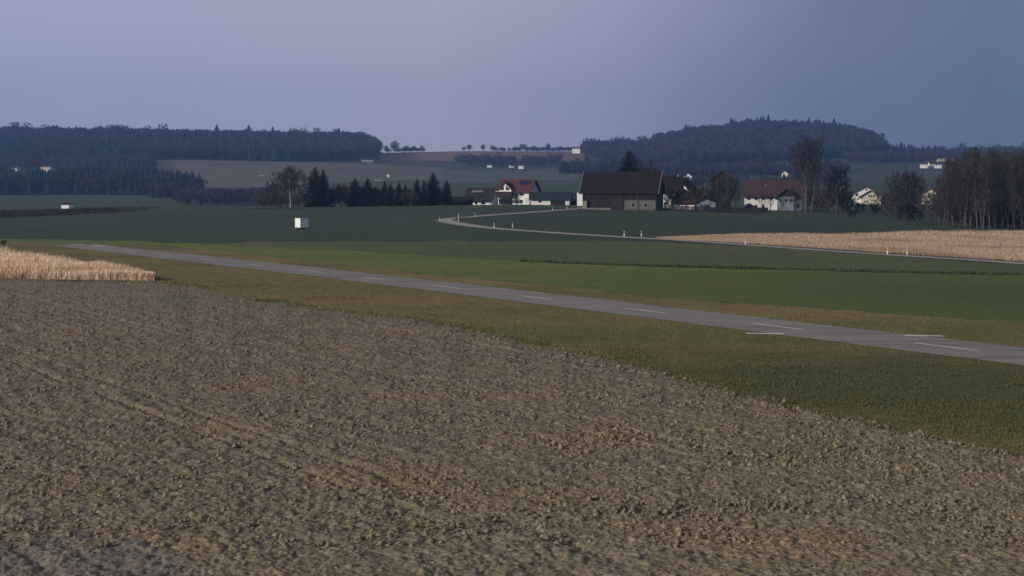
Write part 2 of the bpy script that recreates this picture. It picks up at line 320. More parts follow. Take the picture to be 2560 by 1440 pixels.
# far fields
band('tan_field', [(330, 470), (640, 470), (760, 462), (820, 458)], [(330, 402), (500, 401), (820, 407)], M['tan'], .3, 80, dmin=1450)
band('stubble_field', [(818, 458), (1110, 450)], [(818, 407.5), (1000, 414), (1110, 420)], mat('far_stubble', (.090, .090, .066), (.115, .108, .075), .01, fine=(.05, .12)), .4, 80, dmin=1450)
band('green_field', [(1110, 460), (1200, 458), (1450, 450)], [(1110, 424), (1200, 428), (1450, 428)], M['farg'], .3, 60, dmin=1450)
band('brown_field', [(950, 402), (1200, 404), (1330, 402), (1460, 402)], [(950, 384), (1150, 380), (1300, 380), (1460, 381)], M['brownf'], .4, 60, dmin=2300)
band('hill_field', [(2060, 466), (2300, 465), (2500, 465)], [(2060, 428), (2300, 425), (2500, 425)], mat('hill_green', (.040, .055, .036), (.055, .066, .044), .01, fine=(.05, .12)), .3, 60, dmin=1205)

# ------------------------------------------------------------------ ploughed field (displaced)
nu, nv = 900, 640
pxs = np.linspace(-260, 2820, nu)
top = np.interp(pxs, [p[0] for p in L_dirt], [p[1] for p in L_dirt]) + (vnoise(pxs / 37.0, pxs * 0, 5) - .5) * 10 + (vnoise(pxs / 9.0, pxs * 0, 6) - .5) * 7
dtop = 4000 * CAMZ / np.maximum(top - 440, 1) * 1.008
tt = np.linspace(0, 1, nv)[:, None]
inv0 = 1 / 36.0
Dd = 1 / (inv0 + (1 / dtop[None, :] - inv0) * tt)
Xd = (pxs[None, :] - 1280) / F * Dd
xr_, yr_ = Xd.ravel(), Dd.ravel()
ca, sa = math.cos(RW), math.sin(RW)
al = xr_ * ca + yr_ * sa; ac = -xr_ * sa + yr_ * ca
wx = (vnoise(xr_ * .7, yr_ * .7, 1) - .5) * .5
h = .10 * np.abs(vnoise((xr_ + wx) * 2.2, yr_ * 2.2, 2) - .5) * 2 + .09 * vnoise(xr_ * 5, yr_ * 5, 3) ** 2 + .07 * vnoise(xr_ * 11, yr_ * 11, 4) ** 2 + .16 * vnoise(xr_ * .35, yr_ * .35, 8)
tr = np.minimum(np.abs((ac + 60) % 14.0 - 6.0), np.abs((ac + 60) % 14.0 - 7.9))
h -= .10 * np.exp(-(tr / .22) ** 2) * (.6 + .6 * vnoise(al * .5, ac * .1, 41))
h += .035 * np.sin(ac * 2 * math.pi / 1.3 + vnoise(al * .15, ac * .4, 7) * 9) * vnoise(al * .08, ac * .2, 17) + .10 * vnoise(xr_ * 1.1, yr_ * 1.1, 21)
edge = np.clip((1 - tt) * 30, 0, 1) * np.ones((1, nu))
Zd = zfun(xr_, yr_) + .0 + .06 + h * edge.ravel() * .75
pf = mesh_np('ploughed_field', np.stack([xr_, yr_, Zd], 1), gridf(nv, nu), M['soil'], False); pf.materials.append(M['soilgrey'])
fx = xr_.reshape(nv, nu)[:-1, :-1].ravel(); fy = yr_.reshape(nv, nu)[:-1, :-1].ravel()
gm = (fy + (vnoise(fx * .8, fy * .8, 31) - .5) * 3 < 46.5) & (fx + (vnoise(fx * .5, fy * .5, 32) - .5) * 4 < -9.3)
pf.polygons.foreach_set('material_index', gm.astype(np.int32))
tag(obj('ploughed_field', pf), kind='structure')

# ------------------------------------------------------------------ ribbons: road, track, runway
def catmull(P, n=8):
    P = [np.array(p, float) for p in P]; Q = [2 * P[0] - P[1]] + P + [2 * P[-1] - P[-2]]; out = []
    for i in range(1, len(Q) - 2):
        for k in range(n):
            t = k / n; a, b, c, d = Q[i - 1], Q[i], Q[i + 1], Q[i + 2]
            out.append(.5 * ((2 * b) + (-a + c) * t + (2 * a - 5 * b + 4 * c - d) * t * t + (-a + 3 * b - 3 * c + d) * t ** 3))
    out.append(Q[-2]); return np.array(out)
def ribbon(name, pts, width, m, lift, nw=4, kind='structure', parent=None, jag=0, seed=1):
    P = np.asarray(pts, float); T = np.gradient(P, axis=0); T /= np.linalg.norm(T, axis=1)[:, None]
    Nn = np.stack([-T[:, 1], T[:, 0]], 1); w = np.ones(len(P)) * width if np.isscalar(width) else width
    s = np.linspace(-.5, .5, nw); rows = []
    for q in s:
        j = (vnoise(np.arange(len(P)) * .7, np.zeros(len(P)) + q * 9, seed) - .5) * jag * (abs(q) == .5)
        rows.append(P + Nn * (q * w + j)[:, None])
    V = np.stack(rows, 1); z = zfun(V[..., 0].ravel(), V[..., 1].ravel()) + lift
    o = obj(name, mesh_np(name, np.concatenate([V.reshape(-1, 2), z[:, None]], 1), gridf(len(P), nw), m, True), parent)
    if kind: o['kind'] = kind
    return o
roadpx = [(3000, 697), (2560, 660), (2218, 637.5), (1863, 612.5), (1560, 593.5), (1400, 583.5), (1260, 573.5), (1180, 565), (1128, 556.5), (1112, 551), (1130, 546), (1188, 541.5), (1300, 533), (1382, 527), (1440, 522.5), (1475, 520.5)]
roadP = catmull([ground(a, b) for a, b in roadpx], 10)
ribbon('road_shoulder', roadP, 5.0, mat('shoulder', (.10, .095, .065), (.14, .12, .085), .2, fine=(1.5, .3)), .055, 6, jag=1.0)
ribbon('road', roadP, 3.3, M['road'], .075, 5)
trk = catmull([ground(a, b) for a, b in [(1104, 549), (1060, 552), (1000, 556), (900, 563), (840, 566), (780, 570), (700, 572.5), (500, 575), (250, 578), (-100, 581)]], 8)
ribbon('farm_track', trk, 1.3, M['track'], .05, 4, jag=.8)
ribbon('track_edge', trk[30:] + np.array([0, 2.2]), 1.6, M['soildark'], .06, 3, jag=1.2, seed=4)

RV = np.array([-2480.0, 4000.0]); RV /= np.linalg.norm(RV); RN = np.array([RV[1], -RV[0]])
c0 = np.array(ground(2285, 860)); c1 = np.array(ground(310, 627.5))
RV = (c1 - c0) / np.linalg.norm(c1 - c0); RN = np.array([RV[1], -RV[0]])
endp = np.array(ground(196, 612.5)); s_end = float((endp - c0) @ RV)
tl = np.arange(-60, s_end, 2.0)
rw = ribbon('runway', c0 + tl[:, None] * RV, 7.6, M['asphalt'], .075, 6, jag=.35, seed=5)
def quadmark(name, P4):
    P4 = np.array(P4); n = 10; rows = []
    for t in np.linspace(0, 1, n): rows += [P4[0] * (1 - t) + P4[1] * t, P4[3] * (1 - t) + P4[2] * t]
    V = np.array(rows); z = zfun(V[:, 0], V[:, 1]) + .085
    return obj(name, mesh_np(name, np.c_[V, z], gridf(n, 2), M['paint']), rw)
starts = [2285, 1880, 1560, 1305, 1090, 905, 755, 620, 505, 400, 310]
# equal spacing measured along the runway
span = float((c1 - c0) @ RV) / 10
for k in range(-2, 11):
    a = k * span; b = a - .34 * span
    A = c0 + RV * a; B = c0 + RV * b
    quadmark('centre_line_dash', [A - RN * .15, B - RN * .15, B + RN * .15, A + RN * .15])
def bar(p, q, t=.8):
    A = np.array(ground(*p)); B = np.array(ground(*q)); quadmark('edge_marking', [A, B, B + (0, t), A + (0, t)])
bar((1868, 837.5), (1962, 839)); bar((2265, 842.5), (2362, 844.5)); bar((176, 612.6), (210, 613.6), 1.2); bar((232, 614.5), (262, 615.5), 1.2); bar((236, 617), (256, 618.5), 1.0)

# ------------------------------------------------------------------ blades (dry grass, tufts)
def blades(name, n, lower, upper, m, hh, wid, seed, dmin=25, lift=0.02, lean=.25, weight=None, taper=None):
    rg = np.random.default_rng(seed)
    x0 = max(lower[0][0], upper[0][0]); x1 = min(lower[-1][0], upper[-1][0])
    gx = np.linspace(x0, x1, 80)
    A = np.array([ground(a, np.interp(a, [p[0] for p in lower], [p[1] for p in lower]), dmin) for a in gx])
    B = np.array([ground(a, np.interp(a, [p[0] for p in upper], [p[1] for p in upper]), dmin) for a in gx])
    u = rg.random(n) * (x1 - x0) + x0; t = rg.random(n)
    Da = 1 / np.interp(u, gx, A[:, 1]); Db = 1 / np.interp(u, gx, B[:, 1])
    D = 1 / (Da + (Db - Da) * t)
    x = (u - 1280) / F * D
    if weight is not None:
        k = weight(x, D, rg); x, D = x[k], D[k]
    n = len(x); z = zfun(x, D) + lift
    ang = rg.random(n) * math.pi; w = wid * (.6 + .8 * rg.random(n)) * .5
    H = hh * (.55 + .6 * rg.random(n)) * (.7 + .6 * vnoise(x * .25, D * .25, seed))
    if taper: H = H * np.interp(1280 + F * x / D, *taper)
    lx = (rg.random(n) - .4) * lean * H; ly = (rg.random(n) - .5) * lean * H
    dx, dy = np.cos(ang) * w, np.sin(ang) * w
    V = np.stack([np.stack([x - dx, D - dy, z], 1), np.stack([x + dx, D + dy, z], 1),
                  np.stack([x + dx * .8 + lx * .5, D + dy * .8 + ly * .5, z + H * .62], 1), np.stack([x + lx, D + ly, z + H], 1)], 1).reshape(-1, 3)
    b = np.arange(n)[:, None] * 4
    return obj(name, mesh_np(name, V, b + np.array([[0, 1, 2, 3]]), m))
RL_lo = [(-300, 697), (0, 699), (384, 704)]; RL_up = [(-300, 620), (0, 638), (130, 656), (260, 678), (384, 700)]
band('dry_grass_floor', [(-300, 698), (0, 700), (385, 705)], RL_up, M['straw'], .10, 6)
tag(blades('dry_grass', 80000, RL_lo, RL_up, M['blade'], 1.15, .045, 3, lean=.55, taper=([0, 330, 378, 384], [1, .95, .8, .5])), 'tall pale dry grass standing at the left edge above the ploughed field', 'dry grass', kind='stuff')
RR_lo = [(1640, 598), (1863, 609), (2218, 633.5), (2560, 655), (2900, 680)]; RR_up = [(1640, 593), (1800, 588), (1900, 586), (2100, 587), (2300, 581), (2560, 579), (2900, 581)]
band('fallow_floor', RR_lo, RR_up, M['straw'], .09, 12)
tag(blades('dry_meadow_grass', 200000, RR_lo, RR_up, M['blade2'], .55, .05, 5, lean=.5, taper=([1640, 1720, 2000, 2400], [.12, .4, .8, 1])), 'broad field of rosy tan dry grass behind the road at the right', 'dry grass', kind='stuff')
tag(blades('rough_grass', 5000, [(1860, 587), (2100, 587.5), (2300, 581.5), (2560, 580)], [(1860, 585), (2100, 585), (2300, 577), (2560, 576)], mat('rough_blade', (.035, .042, .028), (.075, .068, .045), .3), .5, .07, 8, lean=.6), 'ragged dark grass along the back edge of the tan field', 'grass', kind='stuff')
def vw(x, D, rg): return rg.random(len(x)) < np.clip((vnoise(x * .3, D * .3, 2) + .5 * vnoise(x * 1.1, D * 1.1, 12) - .3) * 1.3, .35, 1)
def verge_mask(x, D, rg):
    P = np.stack([x, D], 1) - c0; ac = np.abs(P @ RN); al = P @ RV
    return vw(x, D, rg) & ((ac > 3.9) | (al > s_end))
tag(blades('verge_grass', 280000, L_dirt, L_vtop, M['tuft'], .085, .04, 11, lift=.04, lean=1.0, weight=verge_mask), 'short dry olive grass on both sides of the runway', 'grass', kind='stuff')
tag(blades('edge_grass', 26000, [(p[0], p[1] + 5) for p in L_dirt], [(p[0], p[1] - 7) for p in L_dirt], M['tuft'], .20, .05, 12, lift=.04, lean=.9, weight=vw), 'ragged tufts of grass along the edge of the ploughed field', 'grass', kind='stuff')
tag(blades('furrow_grass', 9000, [(1300, 655), (1640, 668), (2000, 677), (2560, 690)], [(1300, 652), (1640, 664), (2000, 672), (2560, 686)], mat('furrow_blade', (.03, .045, .02), (.06, .08, .035), .5), .22, .12, 14, lift=.04, lean=.8, weight=vw), 'dark tufts along the step between the two green fields', 'grass', kind='stuff')
# soil clods along the field
rg = np.random.default_rng(5)
nC = 16000; u = rg.random(nC) * 2700 - 100; t = rg.random(nC) ** .8
db = np.interp(u, pxs, dtop) * .995; D = 1 / (1 / 46 + (1 / db - 1 / 46) * t); x = (u - 1280) / F * D
oct_v = np.array([(1, 0, 0), (-1, 0, 0), (0, 1, 0), (0, -1, 0), (0, 0, 1), (0, 0, -.5)], float)
oct_f = np.array([(0, 2, 4), (2, 1, 4), (1, 3, 4), (3, 0, 4), (2, 0, 5), (1, 2, 5), (3, 1, 5), (0, 3, 5)])
sz = .045 + .12 * rg.random(nC) ** 3
V = oct_v[None] * sz[:, None, None] * (.6 + .8 * rg.random((nC, 6, 1))) ; a = rg.random(nC) * 6.28
Vr = V.copy(); Vr[..., 0] = V[..., 0] * np.cos(a)[:, None] - V[..., 1] * np.sin(a)[:, None]; Vr[..., 1] = V[..., 0] * np.sin(a)[:, None] + V[..., 1] * np.cos(a)[:, None]
Vr += np.stack([x, D, np.full(nC, .19)], 1)[:, None]
tag(obj('soil_clods', mesh_np('soil_clods', Vr.reshape(-1, 3), (np.arange(nC)[:, None, None] * 6 + oct_f[None]).reshape(-1, 3), M['soil'])), 'loose clods lying over the ploughed field', 'clods', kind='stuff')

nS = 26000; u = rg.random(nS) * 2700 - 100; t = rg.random(nS) ** .8
db = np.interp(u, pxs, dtop) * .995; D = 1 / (1 / 46 + (1 / db - 1 / 46) * t); x = (u - 1280) / F * D
k = rg.random(nS) < np.clip(vnoise(x * .12, D * .12, 51) * 1.6 - .25, .08, 1); x = x[k]; D = D[k]; nS = len(x)
a = rg.random(nS) * 6.28; L = .05 + .10 * rg.random(nS); c_, s_ = np.cos(a), np.sin(a); z = .16 + .08 * rg.random(nS)
V = np.stack([np.stack([x - c_ * L, D - s_ * L, z], 1), np.stack([x + s_ * .02, D - c_ * .02, z + .01], 1), np.stack([x + c_ * L, D + s_ * L, z + .06 * rg.random(nS)], 1), np.stack([x - s_ * .02, D + c_ * .02, z + .01], 1)], 1).reshape(-1, 3)
tag(obj('straw_bits', mesh_np('straw_bits', V, np.arange(4 * nS).reshape(-1, 4), mat('straw_bits', (.42, .34, .24), (.30, .24, .17), 3))), 'pale bits of straw scattered over the ploughed field', 'straw', kind='stuff')
hedge = [(-300, 555), (0, 545), (150, 539), (300, 530), (400, 522)]
tag(blades('dark_weeds', 14000, hedge, [(-300, 536), (0, 528), (150, 525), (300, 519.5), (400, 519)], mat('dark_weed', (.016, .020, .016), (.036, .034, .028), .2), .8, .14, 61, dmin=300, lean=.8), 'dark weedy strip along the far edge of the field at the left', 'weeds', kind='stuff')

# ------------------------------------------------------------------ trees
def bare_tree(seed, h, spread, up=.6, n1=16, n2=7, n3=14, trunk_h=.25, r0=None, sl=.045, bark='bark', twig='twig', lean=0):
    """returns (trunk mesh, crown mesh); crown = limbs, branches and many thin twigs"""
    rd = random.Random(seed); T = MB(); Cm = MB(); r0 = r0 or h * .018
    sv = []; sf = []
    def twig_(p, d, L):
        q = p + d * L; s = d.orthogonal().normalized() * sl * .5
        s.rotate(Matrix.Rotation(rd.random() * 6.28, 3, d))
        b = len(sv); sv.extend([p - s, p + s, q]); sf.append((b, b + 1, b + 2))
    pts = []; p = Vector((0, 0, -.3)); d = Vector((lean, 0, 1)).normalized(); ns = 7
    for i in range(ns + 1):
        pts.append(p.copy()); p = p + d * (h * .93 / ns); d = (d + Vector((rd.uniform(-.10, .10), rd.uniform(-.10, .10), .1))).normalized()
    def rad(t): return r0 * (1 - t) ** .8 + .02
    for i in range(ns): T.tube(pts[i], pts[i + 1], rad(i / ns), rad((i + 1) / ns), 6, False)
    def at(t):
        t = min(max(t, 0), .999) * ns; i = int(t); return pts[i].lerp(pts[i + 1], t - i)
    for a in range(n1):
        t = trunk_h + (1 - trunk_h) * (a + rd.random()) / n1; b0 = at(t)
        prof = math.sin(math.pi * min(1, .25 + .75 * (t - trunk_h) / (1 - trunk_h)) ** .9) ** .7 if t < 1 else .3
        L = spread * (.35 + .75 * prof) * rd.uniform(.75, 1.15); az = a * 2.4 + rd.uniform(-.5, .5)
        upw = up + rd.uniform(-.15, .2) + .5 * t
        dd = Vector((math.cos(az), math.sin(az), upw)).normalized(); q = b0.copy(); rr = rad(t) * .55; segs = 4; ps = [q.copy()]
        for i in range(segs):
            nq = q + dd * L / segs * (1.15 if up < 1.5 else 1.5)
            Cm.tube(q, nq, rr, rr * .68, 4, False); rr *= .68; q = nq; ps.append(q.copy())
            dd = (dd + Vector((rd.uniform(-.25, .25), rd.uniform(-.25, .25), .12 + rd.uniform(-.1, .2)))).normalized()
        for c in range(n2):
            tt = .2 + .8 * (c + rd.random()) / n2; k = min(int(tt * segs), segs - 1); b1 = ps[k].lerp(ps[k + 1], tt * segs - k if tt < 1 else 1)
            ax = (ps[k + 1] - ps[k]).normalized()
            d2 = (ax + Vector((rd.uniform(-1, 1), rd.uniform(-1, 1), rd.uniform(-.3, .9)))).normalized(); L2 = L * .38 * rd.uniform(.6, 1.2)
            e1 = b1 + d2 * L2; Cm.tube(b1, e1, .035 + .001 * h, .02, 3, False)
            for e in range(n3):
                s0 = rd.random(); b2 = b1.lerp(e1, .15 + .85 * s0)
                d3 = (d2 * .8 + Vector((rd.uniform(-1, 1), rd.uniform(-1, 1), rd.uniform(-.4, 1.0)))).normalized()
                twig_(b2, d3, L2 * rd.uniform(.3, .75))
    Cm.add(sv, sf)
    return T.mesh('trunk', M[bark]), Cm.mesh('crown', M[twig])
def spruce(seed, h, wr, dens=1.0, base=.08, pw=.72):
    rd = random.Random(seed); T = MB(); Cm = MB(); T.tube((0, 0, -.3), (0, 0, h * .97), h * .016, .03, 6, False)
    z = h * base; ph = 0
    while z < h * .985:
        t = z / h; L = wr * ((1 - t) ** pw) * (1 if t > base + .1 else .75) + .12; nb = max(5, int(9 * dens * (.6 + .4 * (1 - t)))); ph += 1.3
        for k in range(nb):
            az = ph + k * 6.283 / nb + rd.uniform(-.3, .3); l = L * rd.uniform(.62, 1.18); dr = .18 + .25 * (1 - t)
            c, s = math.cos(az), math.sin(az)
            nseg = max(2, int(l / .8) + 1)
            for j in range(nseg):
                f0 = j / nseg; f1 = (j + 1.25) / nseg; wd = l * .26 * (1.15 - f0) * rd.uniform(.7, 1.3) + .12
                z0 = z - dr * l * f0 * .9 + rd.uniform(-.08, .08); z1 = z - dr * l * f1 * .6
                a = Vector((c * l * f0, s * l * f0, z0)); b = Vector((c * l * f1, s * l * f1, z1)); sd_ = Vector((-s, c, -.25)) * wd; s2 = Vector((s, -c, -.25)) * wd
                m_ = a.lerp(b, .45)
                Cm.add([a, m_ + sd_, b, m_ + s2, m_ - Vector((0, 0, wd * 1.2))], [(0, 1, 2), (0, 2, 3), (0, 4, 2)])
        z += max(.28, h * .028) * rd.uniform(.8, 1.2)
    Cm.tube((0, 0, h * .93), (0, 0, h * 1.02), .12, .02, 4)
    return T.mesh('trunk', M['bark']), Cm.mesh('crown', M['conifer'])
TM = {}
def tmpl(key, fn):
    if key not in TM: TM[key] = fn()
    return TM[key]
def place(name, meshes, px, D, label, cat, group=None, sc=1.0, rz=0, dz=0, sxy=None):
    x = px2x(px, D); r = empty(name, (x, D, zf(x, D) + dz), rz); r.scale = (sxy or sc, sxy or sc, sc)
    tag(r, label, cat, group)
    for nm, me in zip(('trunk', 'crown'), meshes): obj(nm, me, r)
    return r
SPR = [spruce(11, 15, 4.9, 1.2), spruce(12, 15, 4.3, 1.2), spruce(13, 15, 3.8, 1.2)]
BT = [bare_tree(21, 14, 5.2, .7, n1=20, n2=9, n3=22, sl=.07, twig='twiggrey'), bare_tree(22, 14, 4.8, .9, n1=20, n2=9, n3=22, sl=.07, twig='twiggrey'), bare_tree(23, 14, 5.8, .5, n1=20, n2=9, n3=22, sl=.07)]
M['twiggrove'] = mat('twigs_grove', (.038, .036, .040), (.062, .056, .054), .12)
BUSH = [bare_tree(31, 7, 4.4, .5, n1=26, n2=9, n3=22, trunk_h=.04, sl=.085, twig='twiggrey'), bare_tree(32, 7, 5.0, .35, n1=26, n2=9, n3=22, trunk_h=.03, sl=.085, twig='twiggrey')]
BUSHW = [bare_tree(33, 7, 4.6, .4, n1=26, n2=9, n3=22, trunk_h=.04, sl=.085, twig='twigwarm')]
rr = random.Random(77)
g_sp = 'spruces in the hedgerow left of the houses'
# the left hedgerow, 600 m out
for px, hh, wf, k, lb in [
    (789, 15.6, 1.05, 0, 'tallest dark spruce of the hedgerow, left one of a touching pair'),
    (809, 14.4, 1.0, 1, 'dark spruce touching the right side of the tallest hedgerow spruce'),
    (888, 10.8, 1.25, 0, 'broad topped spruce just left of a narrower one in mid hedgerow'),
    (920, 11.2, .95, 1, 'narrow pointed spruce in the middle of the hedgerow'),
    (939, 7.6, 1.2, 2, 'low dark spruce on the right foot of the mid hedgerow spruce'),
    (962, 9.6, .9, 2, 'slim spruce, left one of the small pair right of mid hedgerow'),
    (976, 8.6, 1.0, 1, 'slim spruce, right one of the small pair right of mid hedgerow'),
    (998, 9.2, .8, 2, 'thin spruce tip rising from grey bushes, left of two'),
    (1014, 8.4, .8, 2, 'thin spruce tip rising from grey bushes, right of two'),
    (1043, 10.5, .85, 1, 'narrow spruce beside a small white far house, left of it'),
    (1060, 9.8, .8, 2, 'narrow spruce between the small white far house and the big one'),
    (1083, 12.8, 1.05, 0, 'big dark spruce near the right end of the hedgerow'),
    (1117, 9.8, 1.05, 1, 'last spruce at the right end of the hedgerow, next to the sheds')]:
    D = 600 + rr.uniform(-6, 6)
    place('spruce', SPR[k], px, D, lb, 'spruce', g_sp, hh / 15, rr.random() * 6, sxy=hh / 15 * wf * 1.2)
birch = bare_tree(41, 14, 4.8, .9, bark='barklight', r0=.24, trunk_h=.3, n1=22, n2=9, n3=24, sl=.07)
place('birch', birch, 727, 592, 'bare birch with a pale trunk left of the tallest spruce', 'birch')
for px, hh, k, lb in [(703, 12.5, 0, 'bare round tree left of the pale trunked birch'), (748, 13.5, 1, 'bare tree between the pale birch and the tallest spruce'),
                      (683, 9.0, 2, 'lower bare tree near the left end of the hedgerow'), (718, 11.0, 0, 'bare tree tucked directly behind the pale birch trunk')]:
    place('bare_tree', BT[k], px, 604, lb, 'bare tree', None, hh / 14, px)
BUSHD = bare_tree(34, 7, 4.6, .45, n1=26, n2=9, n3=24, trunk_h=.04, sl=.09, twig='twigdark')
g_b = 'bare bushes along the hedgerow'
for i, (px, hh, k) in enumerate([(648, 3.6, 1), (663, 5.2, 0), (676, 4.5, 1), (700, 5, 0), (735, 5.5, 1), (765, 6.5, 0), (780, 5.5, 3), (800, 6, 1), (822, 6.5, 3), (835, 7.6, 0), (852, 8.4, 1), (866, 8.6, 0), (880, 8.4, 1), (897, 8.0, 2), (912, 7.4, 0), (929, 6.4, 3), (945, 6.6, 1), (960, 6.2, 2), (975, 5.8, 1), (992, 6.4, 0), (1008, 6.6, 3), (1024, 6.2, 1), (1035, 7.4, 0), (1056, 6.6, 0), (950, 7.6, 1), (985, 7.6, 0), (1006, 7.2, 1), (905, 8.8, 0), (660, 6.5, 1), (690, 7.0, 0), (1072, 5.6, 1), (1095, 5.6, 3)]):
    ms = (BUSH[0], BUSH[1], BUSHW[0], BUSHD)[k]
    place('bare_bush', ms, px, 598 + rr.uniform(-3, 6), 'bare bushy growth filling the hedgerow between its taller trees', 'bush', g_b, hh / 7 * .74, rr.random() * 6, sxy=hh / 7 * .9)
FR = [bare_tree(91, 6, 3.2, .55, n1=14, n2=6, n3=7, trunk_h=.28, r0=.16, sl=.04, twig='twigdark'), bare_tree(92, 6, 2.9, .6, n1=12, n2=6, n3=8, trunk_h=.25, r0=.14, sl=.04)]
CL = [bare_tree(95 + i, 14, 5.0, .75, n1=24, n2=9, n3=17, trunk_h=.14, r0=.2, sl=.065, lean=(-.2, .05, .2)[i], twig='twig') for i in range(3)]
# around the farm
spb = spruce(14, 20.5, 8.4, 1.5, .2, .62)
place('spruce', spb, 1572, 570, 'broad dark spruce rising behind the barn roof', 'spruce')
place('bare_tree', BT[2], 1604, 566, 'bare tree behind the barn, right against the broad spruce', 'bare tree', None, 15 / 14, 1)
place('bare_tree', bare_tree(51, 11.5, 4.0, .8, n1=12, n2=5, n3=6, trunk_h=.4, sl=.035), 1596, 488, 'thin bare tree standing in front of the barn wall', 'bare tree')
for px, D, hh, ms, lb in [
    (1203, 585, 5.0, FR[1], 'bare shrub in front of the grey roofed house left of the red house'),
    (1316, 572, 2.6, FR[1], 'small bare shrub before the white wall of the red roofed house'),
    (1668, 535, 5.4, FR[1], 'bare shrub by the white wall right behind the barn'),
    (1684, 525, 5.4, BUSHD, 'dark fruit tree left of the brown gabled shed'),
    (1748, 570, 6.0, BUSHD, 'dark bush between the brown shed and the tall narrow barn'),
    (1838, 566, 7.0, FR[0], 'dark bush right up against the left end of the farmhouse'),
    (1905, 535, 6.2, FR[1], 'spreading bare fruit tree over the right half of the white farmhouse wall'),
    (1925, 528, 5.8, FR[0], 'dark forked fruit tree at the corner of the farmhouse'),
    (1955, 545, 5.0, FR[1], 'bare shrub in front of the timber gable of the farmhouse'),
    (1985, 550, 8.0, FR[1], 'tall shrub between the farmhouse and the highest bare tree'),
    (2040, 585, 9.0, BUSH[1], 'broad grey bush right behind the second slim tree'),
    (2062, 575, 7.5, BUSH[0], 'grey bush in the gap left of the dark dense tree'),
    (2108, 580, 8.0, BUSH[1], 'grey bush behind the right side of the dark dense tree'),
    (2228, 500, 9.5, BUSH[0], 'tall grey bush at the left foot of the spreading clump'),
    (1772, 575, 7.5, BUSH[1], 'grey bush between the pale shed and the tall narrow barn'),
    (1738, 560, 6.5, BUSH[0], 'grey bush behind the brown gabled shed'),
    (2352, 455, 9.5, BUSH[1], 'broad grey bush at the left end of the grove'),
    (2050, 600, 8.5, BUSH[0], 'grey bush right behind the highest bare tree'),
    (2068, 590, 6.5, BUSHD, 'dark bush left of the ivy dark tree'),
    (2116, 560, 6.0, BUSHD, 'dark bush on the right side of the ivy dark tree'),
    (2150, 560, 3.2, BUSHD, 'low dark bush under the white house with two gables, left of two'),
    (2188, 550, 3.4, BUSHD, 'low dark bush under the white house with two gables, right of two'),
    (2220, 530, 7.0, FR[1], 'bare bush to the left of the leaning tree clump'),
    (1292, 560, 3.6, BUSHD, 'small dark pollard before the red roofed house')]:
    s = hh / (6 if ms in FR else 7) * (.8 if hh > 7.2 and ms not in FR else 1)
    place('bare_bush', ms, px, D, lb, 'bush', None, s, px * .7, sxy=s * (.45 if px == 1292 else 1))
for px, D, hh, k, lb in [(1789, 552, 12.5, 2, 'bare tree covering the left side of the tall narrow barn'), (1808, 548, 12.0, 0, 'bare tree in front of the tall narrow barn'),
                         (1826, 556, 10.5, 2, 'bare tree between the tall narrow barn and the farmhouse')]:
    place('bare_tree', BT[k], px, D, lb, 'bare tree', None, hh / 14 * .95, px)
big = bare_tree(61, 22.5, 8.6, 1.15, n1=30, n2=10, n3=20, trunk_h=.3, r0=.42, sl=.075, bark='barkpop', twig='twig')
place('bare_tree', big, 2014, 540, 'highest bare tree with light stems right of the farmhouse', 'bare tree')
place('bare_tree', bare_tree(62, 17, 4.5, 1.6, n1=18, n2=7, n3=12, trunk_h=.3, r0=.3, sl=.05, bark='barkpop'), 2029, 536, 'second slim tree close against the highest bare tree', 'bare tree')
ivy = bare_tree(63, 14.5, 5.2, .8, n1=24, n2=10, n3=22, trunk_h=.22, r0=.4, sl=.085, twig='twigdark')
place('bare_tree', ivy, 2092, 505, 'dark dense tree with a thick trunk on the meadow right of the farm', 'tree')
for px, D, hh, ms, lb in [(2244, 480, 14.5, CL[0], 'left tree of the spreading clump below the grove'), (2268, 472, 15.5, CL[1], 'middle tree of the spreading clump, with crossing limbs'),
                          (2296, 478, 14.5, CL[2], 'right tree of the spreading clump, beside the gap with the cream house')]:
    place('bare_tree', ms, px, D, lb, 'bare tree', None, hh / 14 * .93, px, sxy=hh / 14 * 1.1)
for px, D, hh, lb in [(2262, 468, 4.2, 'dark scrub at the foot of the spreading clump, left half'), (2290, 470, 4.4, 'dark scrub at the foot of the spreading clump, right half'),
                      (2130, 500, 2.2, 'small dark shrub alone on the meadow right of the dense tree')]:
    place('bare_bush', BUSHD, px, D, lb, 'bush', None, hh / 7, px)
# grove at the right edge
POP = [bare_tree(71 + i, 20, 3.6, 1.8, n1=30, n2=7, n3=13, trunk_h=.10, r0=.17, sl=.06, bark=('barkpop' if i == 2 else 'bark'), twig='twiggrove', lean=(0, .06, -.08, .03)[i]) for i in range(4)]
rg2 = random.Random(5)
n = 0
for row in range(5):
    D = 408 + row * 15; px = 2340 + row * 6
    while px < 2760:
        hh = 19.5 + rg2.uniform(-2.2, 1.6) + (px - 2450) * .004
        if px < 2385: hh = 14 + (px - 2350) * .14 + rg2.uniform(-1, 1)
        if px > 2580 and rg2.random() < .5: px += 15; continue
        dd = D + rg2.uniform(-5, 5) + max(0, (2450 - px)) * .22
        place('bare_tree', POP[rg2.randrange(4)], px, dd, 'slender leafless tree in the dense grove at the right edge', 'bare tree', 'leafless trees of the grove at the right edge', hh / 20, rg2.random() * 6)
        px += rg2.uniform(11, 20)
g_u = 'undergrowth at the foot of the grove'
px = 2365
while px < 2700:
    place('bare_bush', BUSHD if rg2.random() < .7 else BUSH[0], px, 418 + rg2.uniform(0, 30) + max(0, 2450 - px) * .2, 'dark undergrowth between the stems of the grove', 'bush', g_u, rg2.uniform(.5, .85), rg2.random() * 6); px += rg2.uniform(14, 24)
place('bare_bush', BUSHD, 8, 262, 'tiny dark bush at the left edge behind the tall dry grass', 'bush', None, .11, 1)

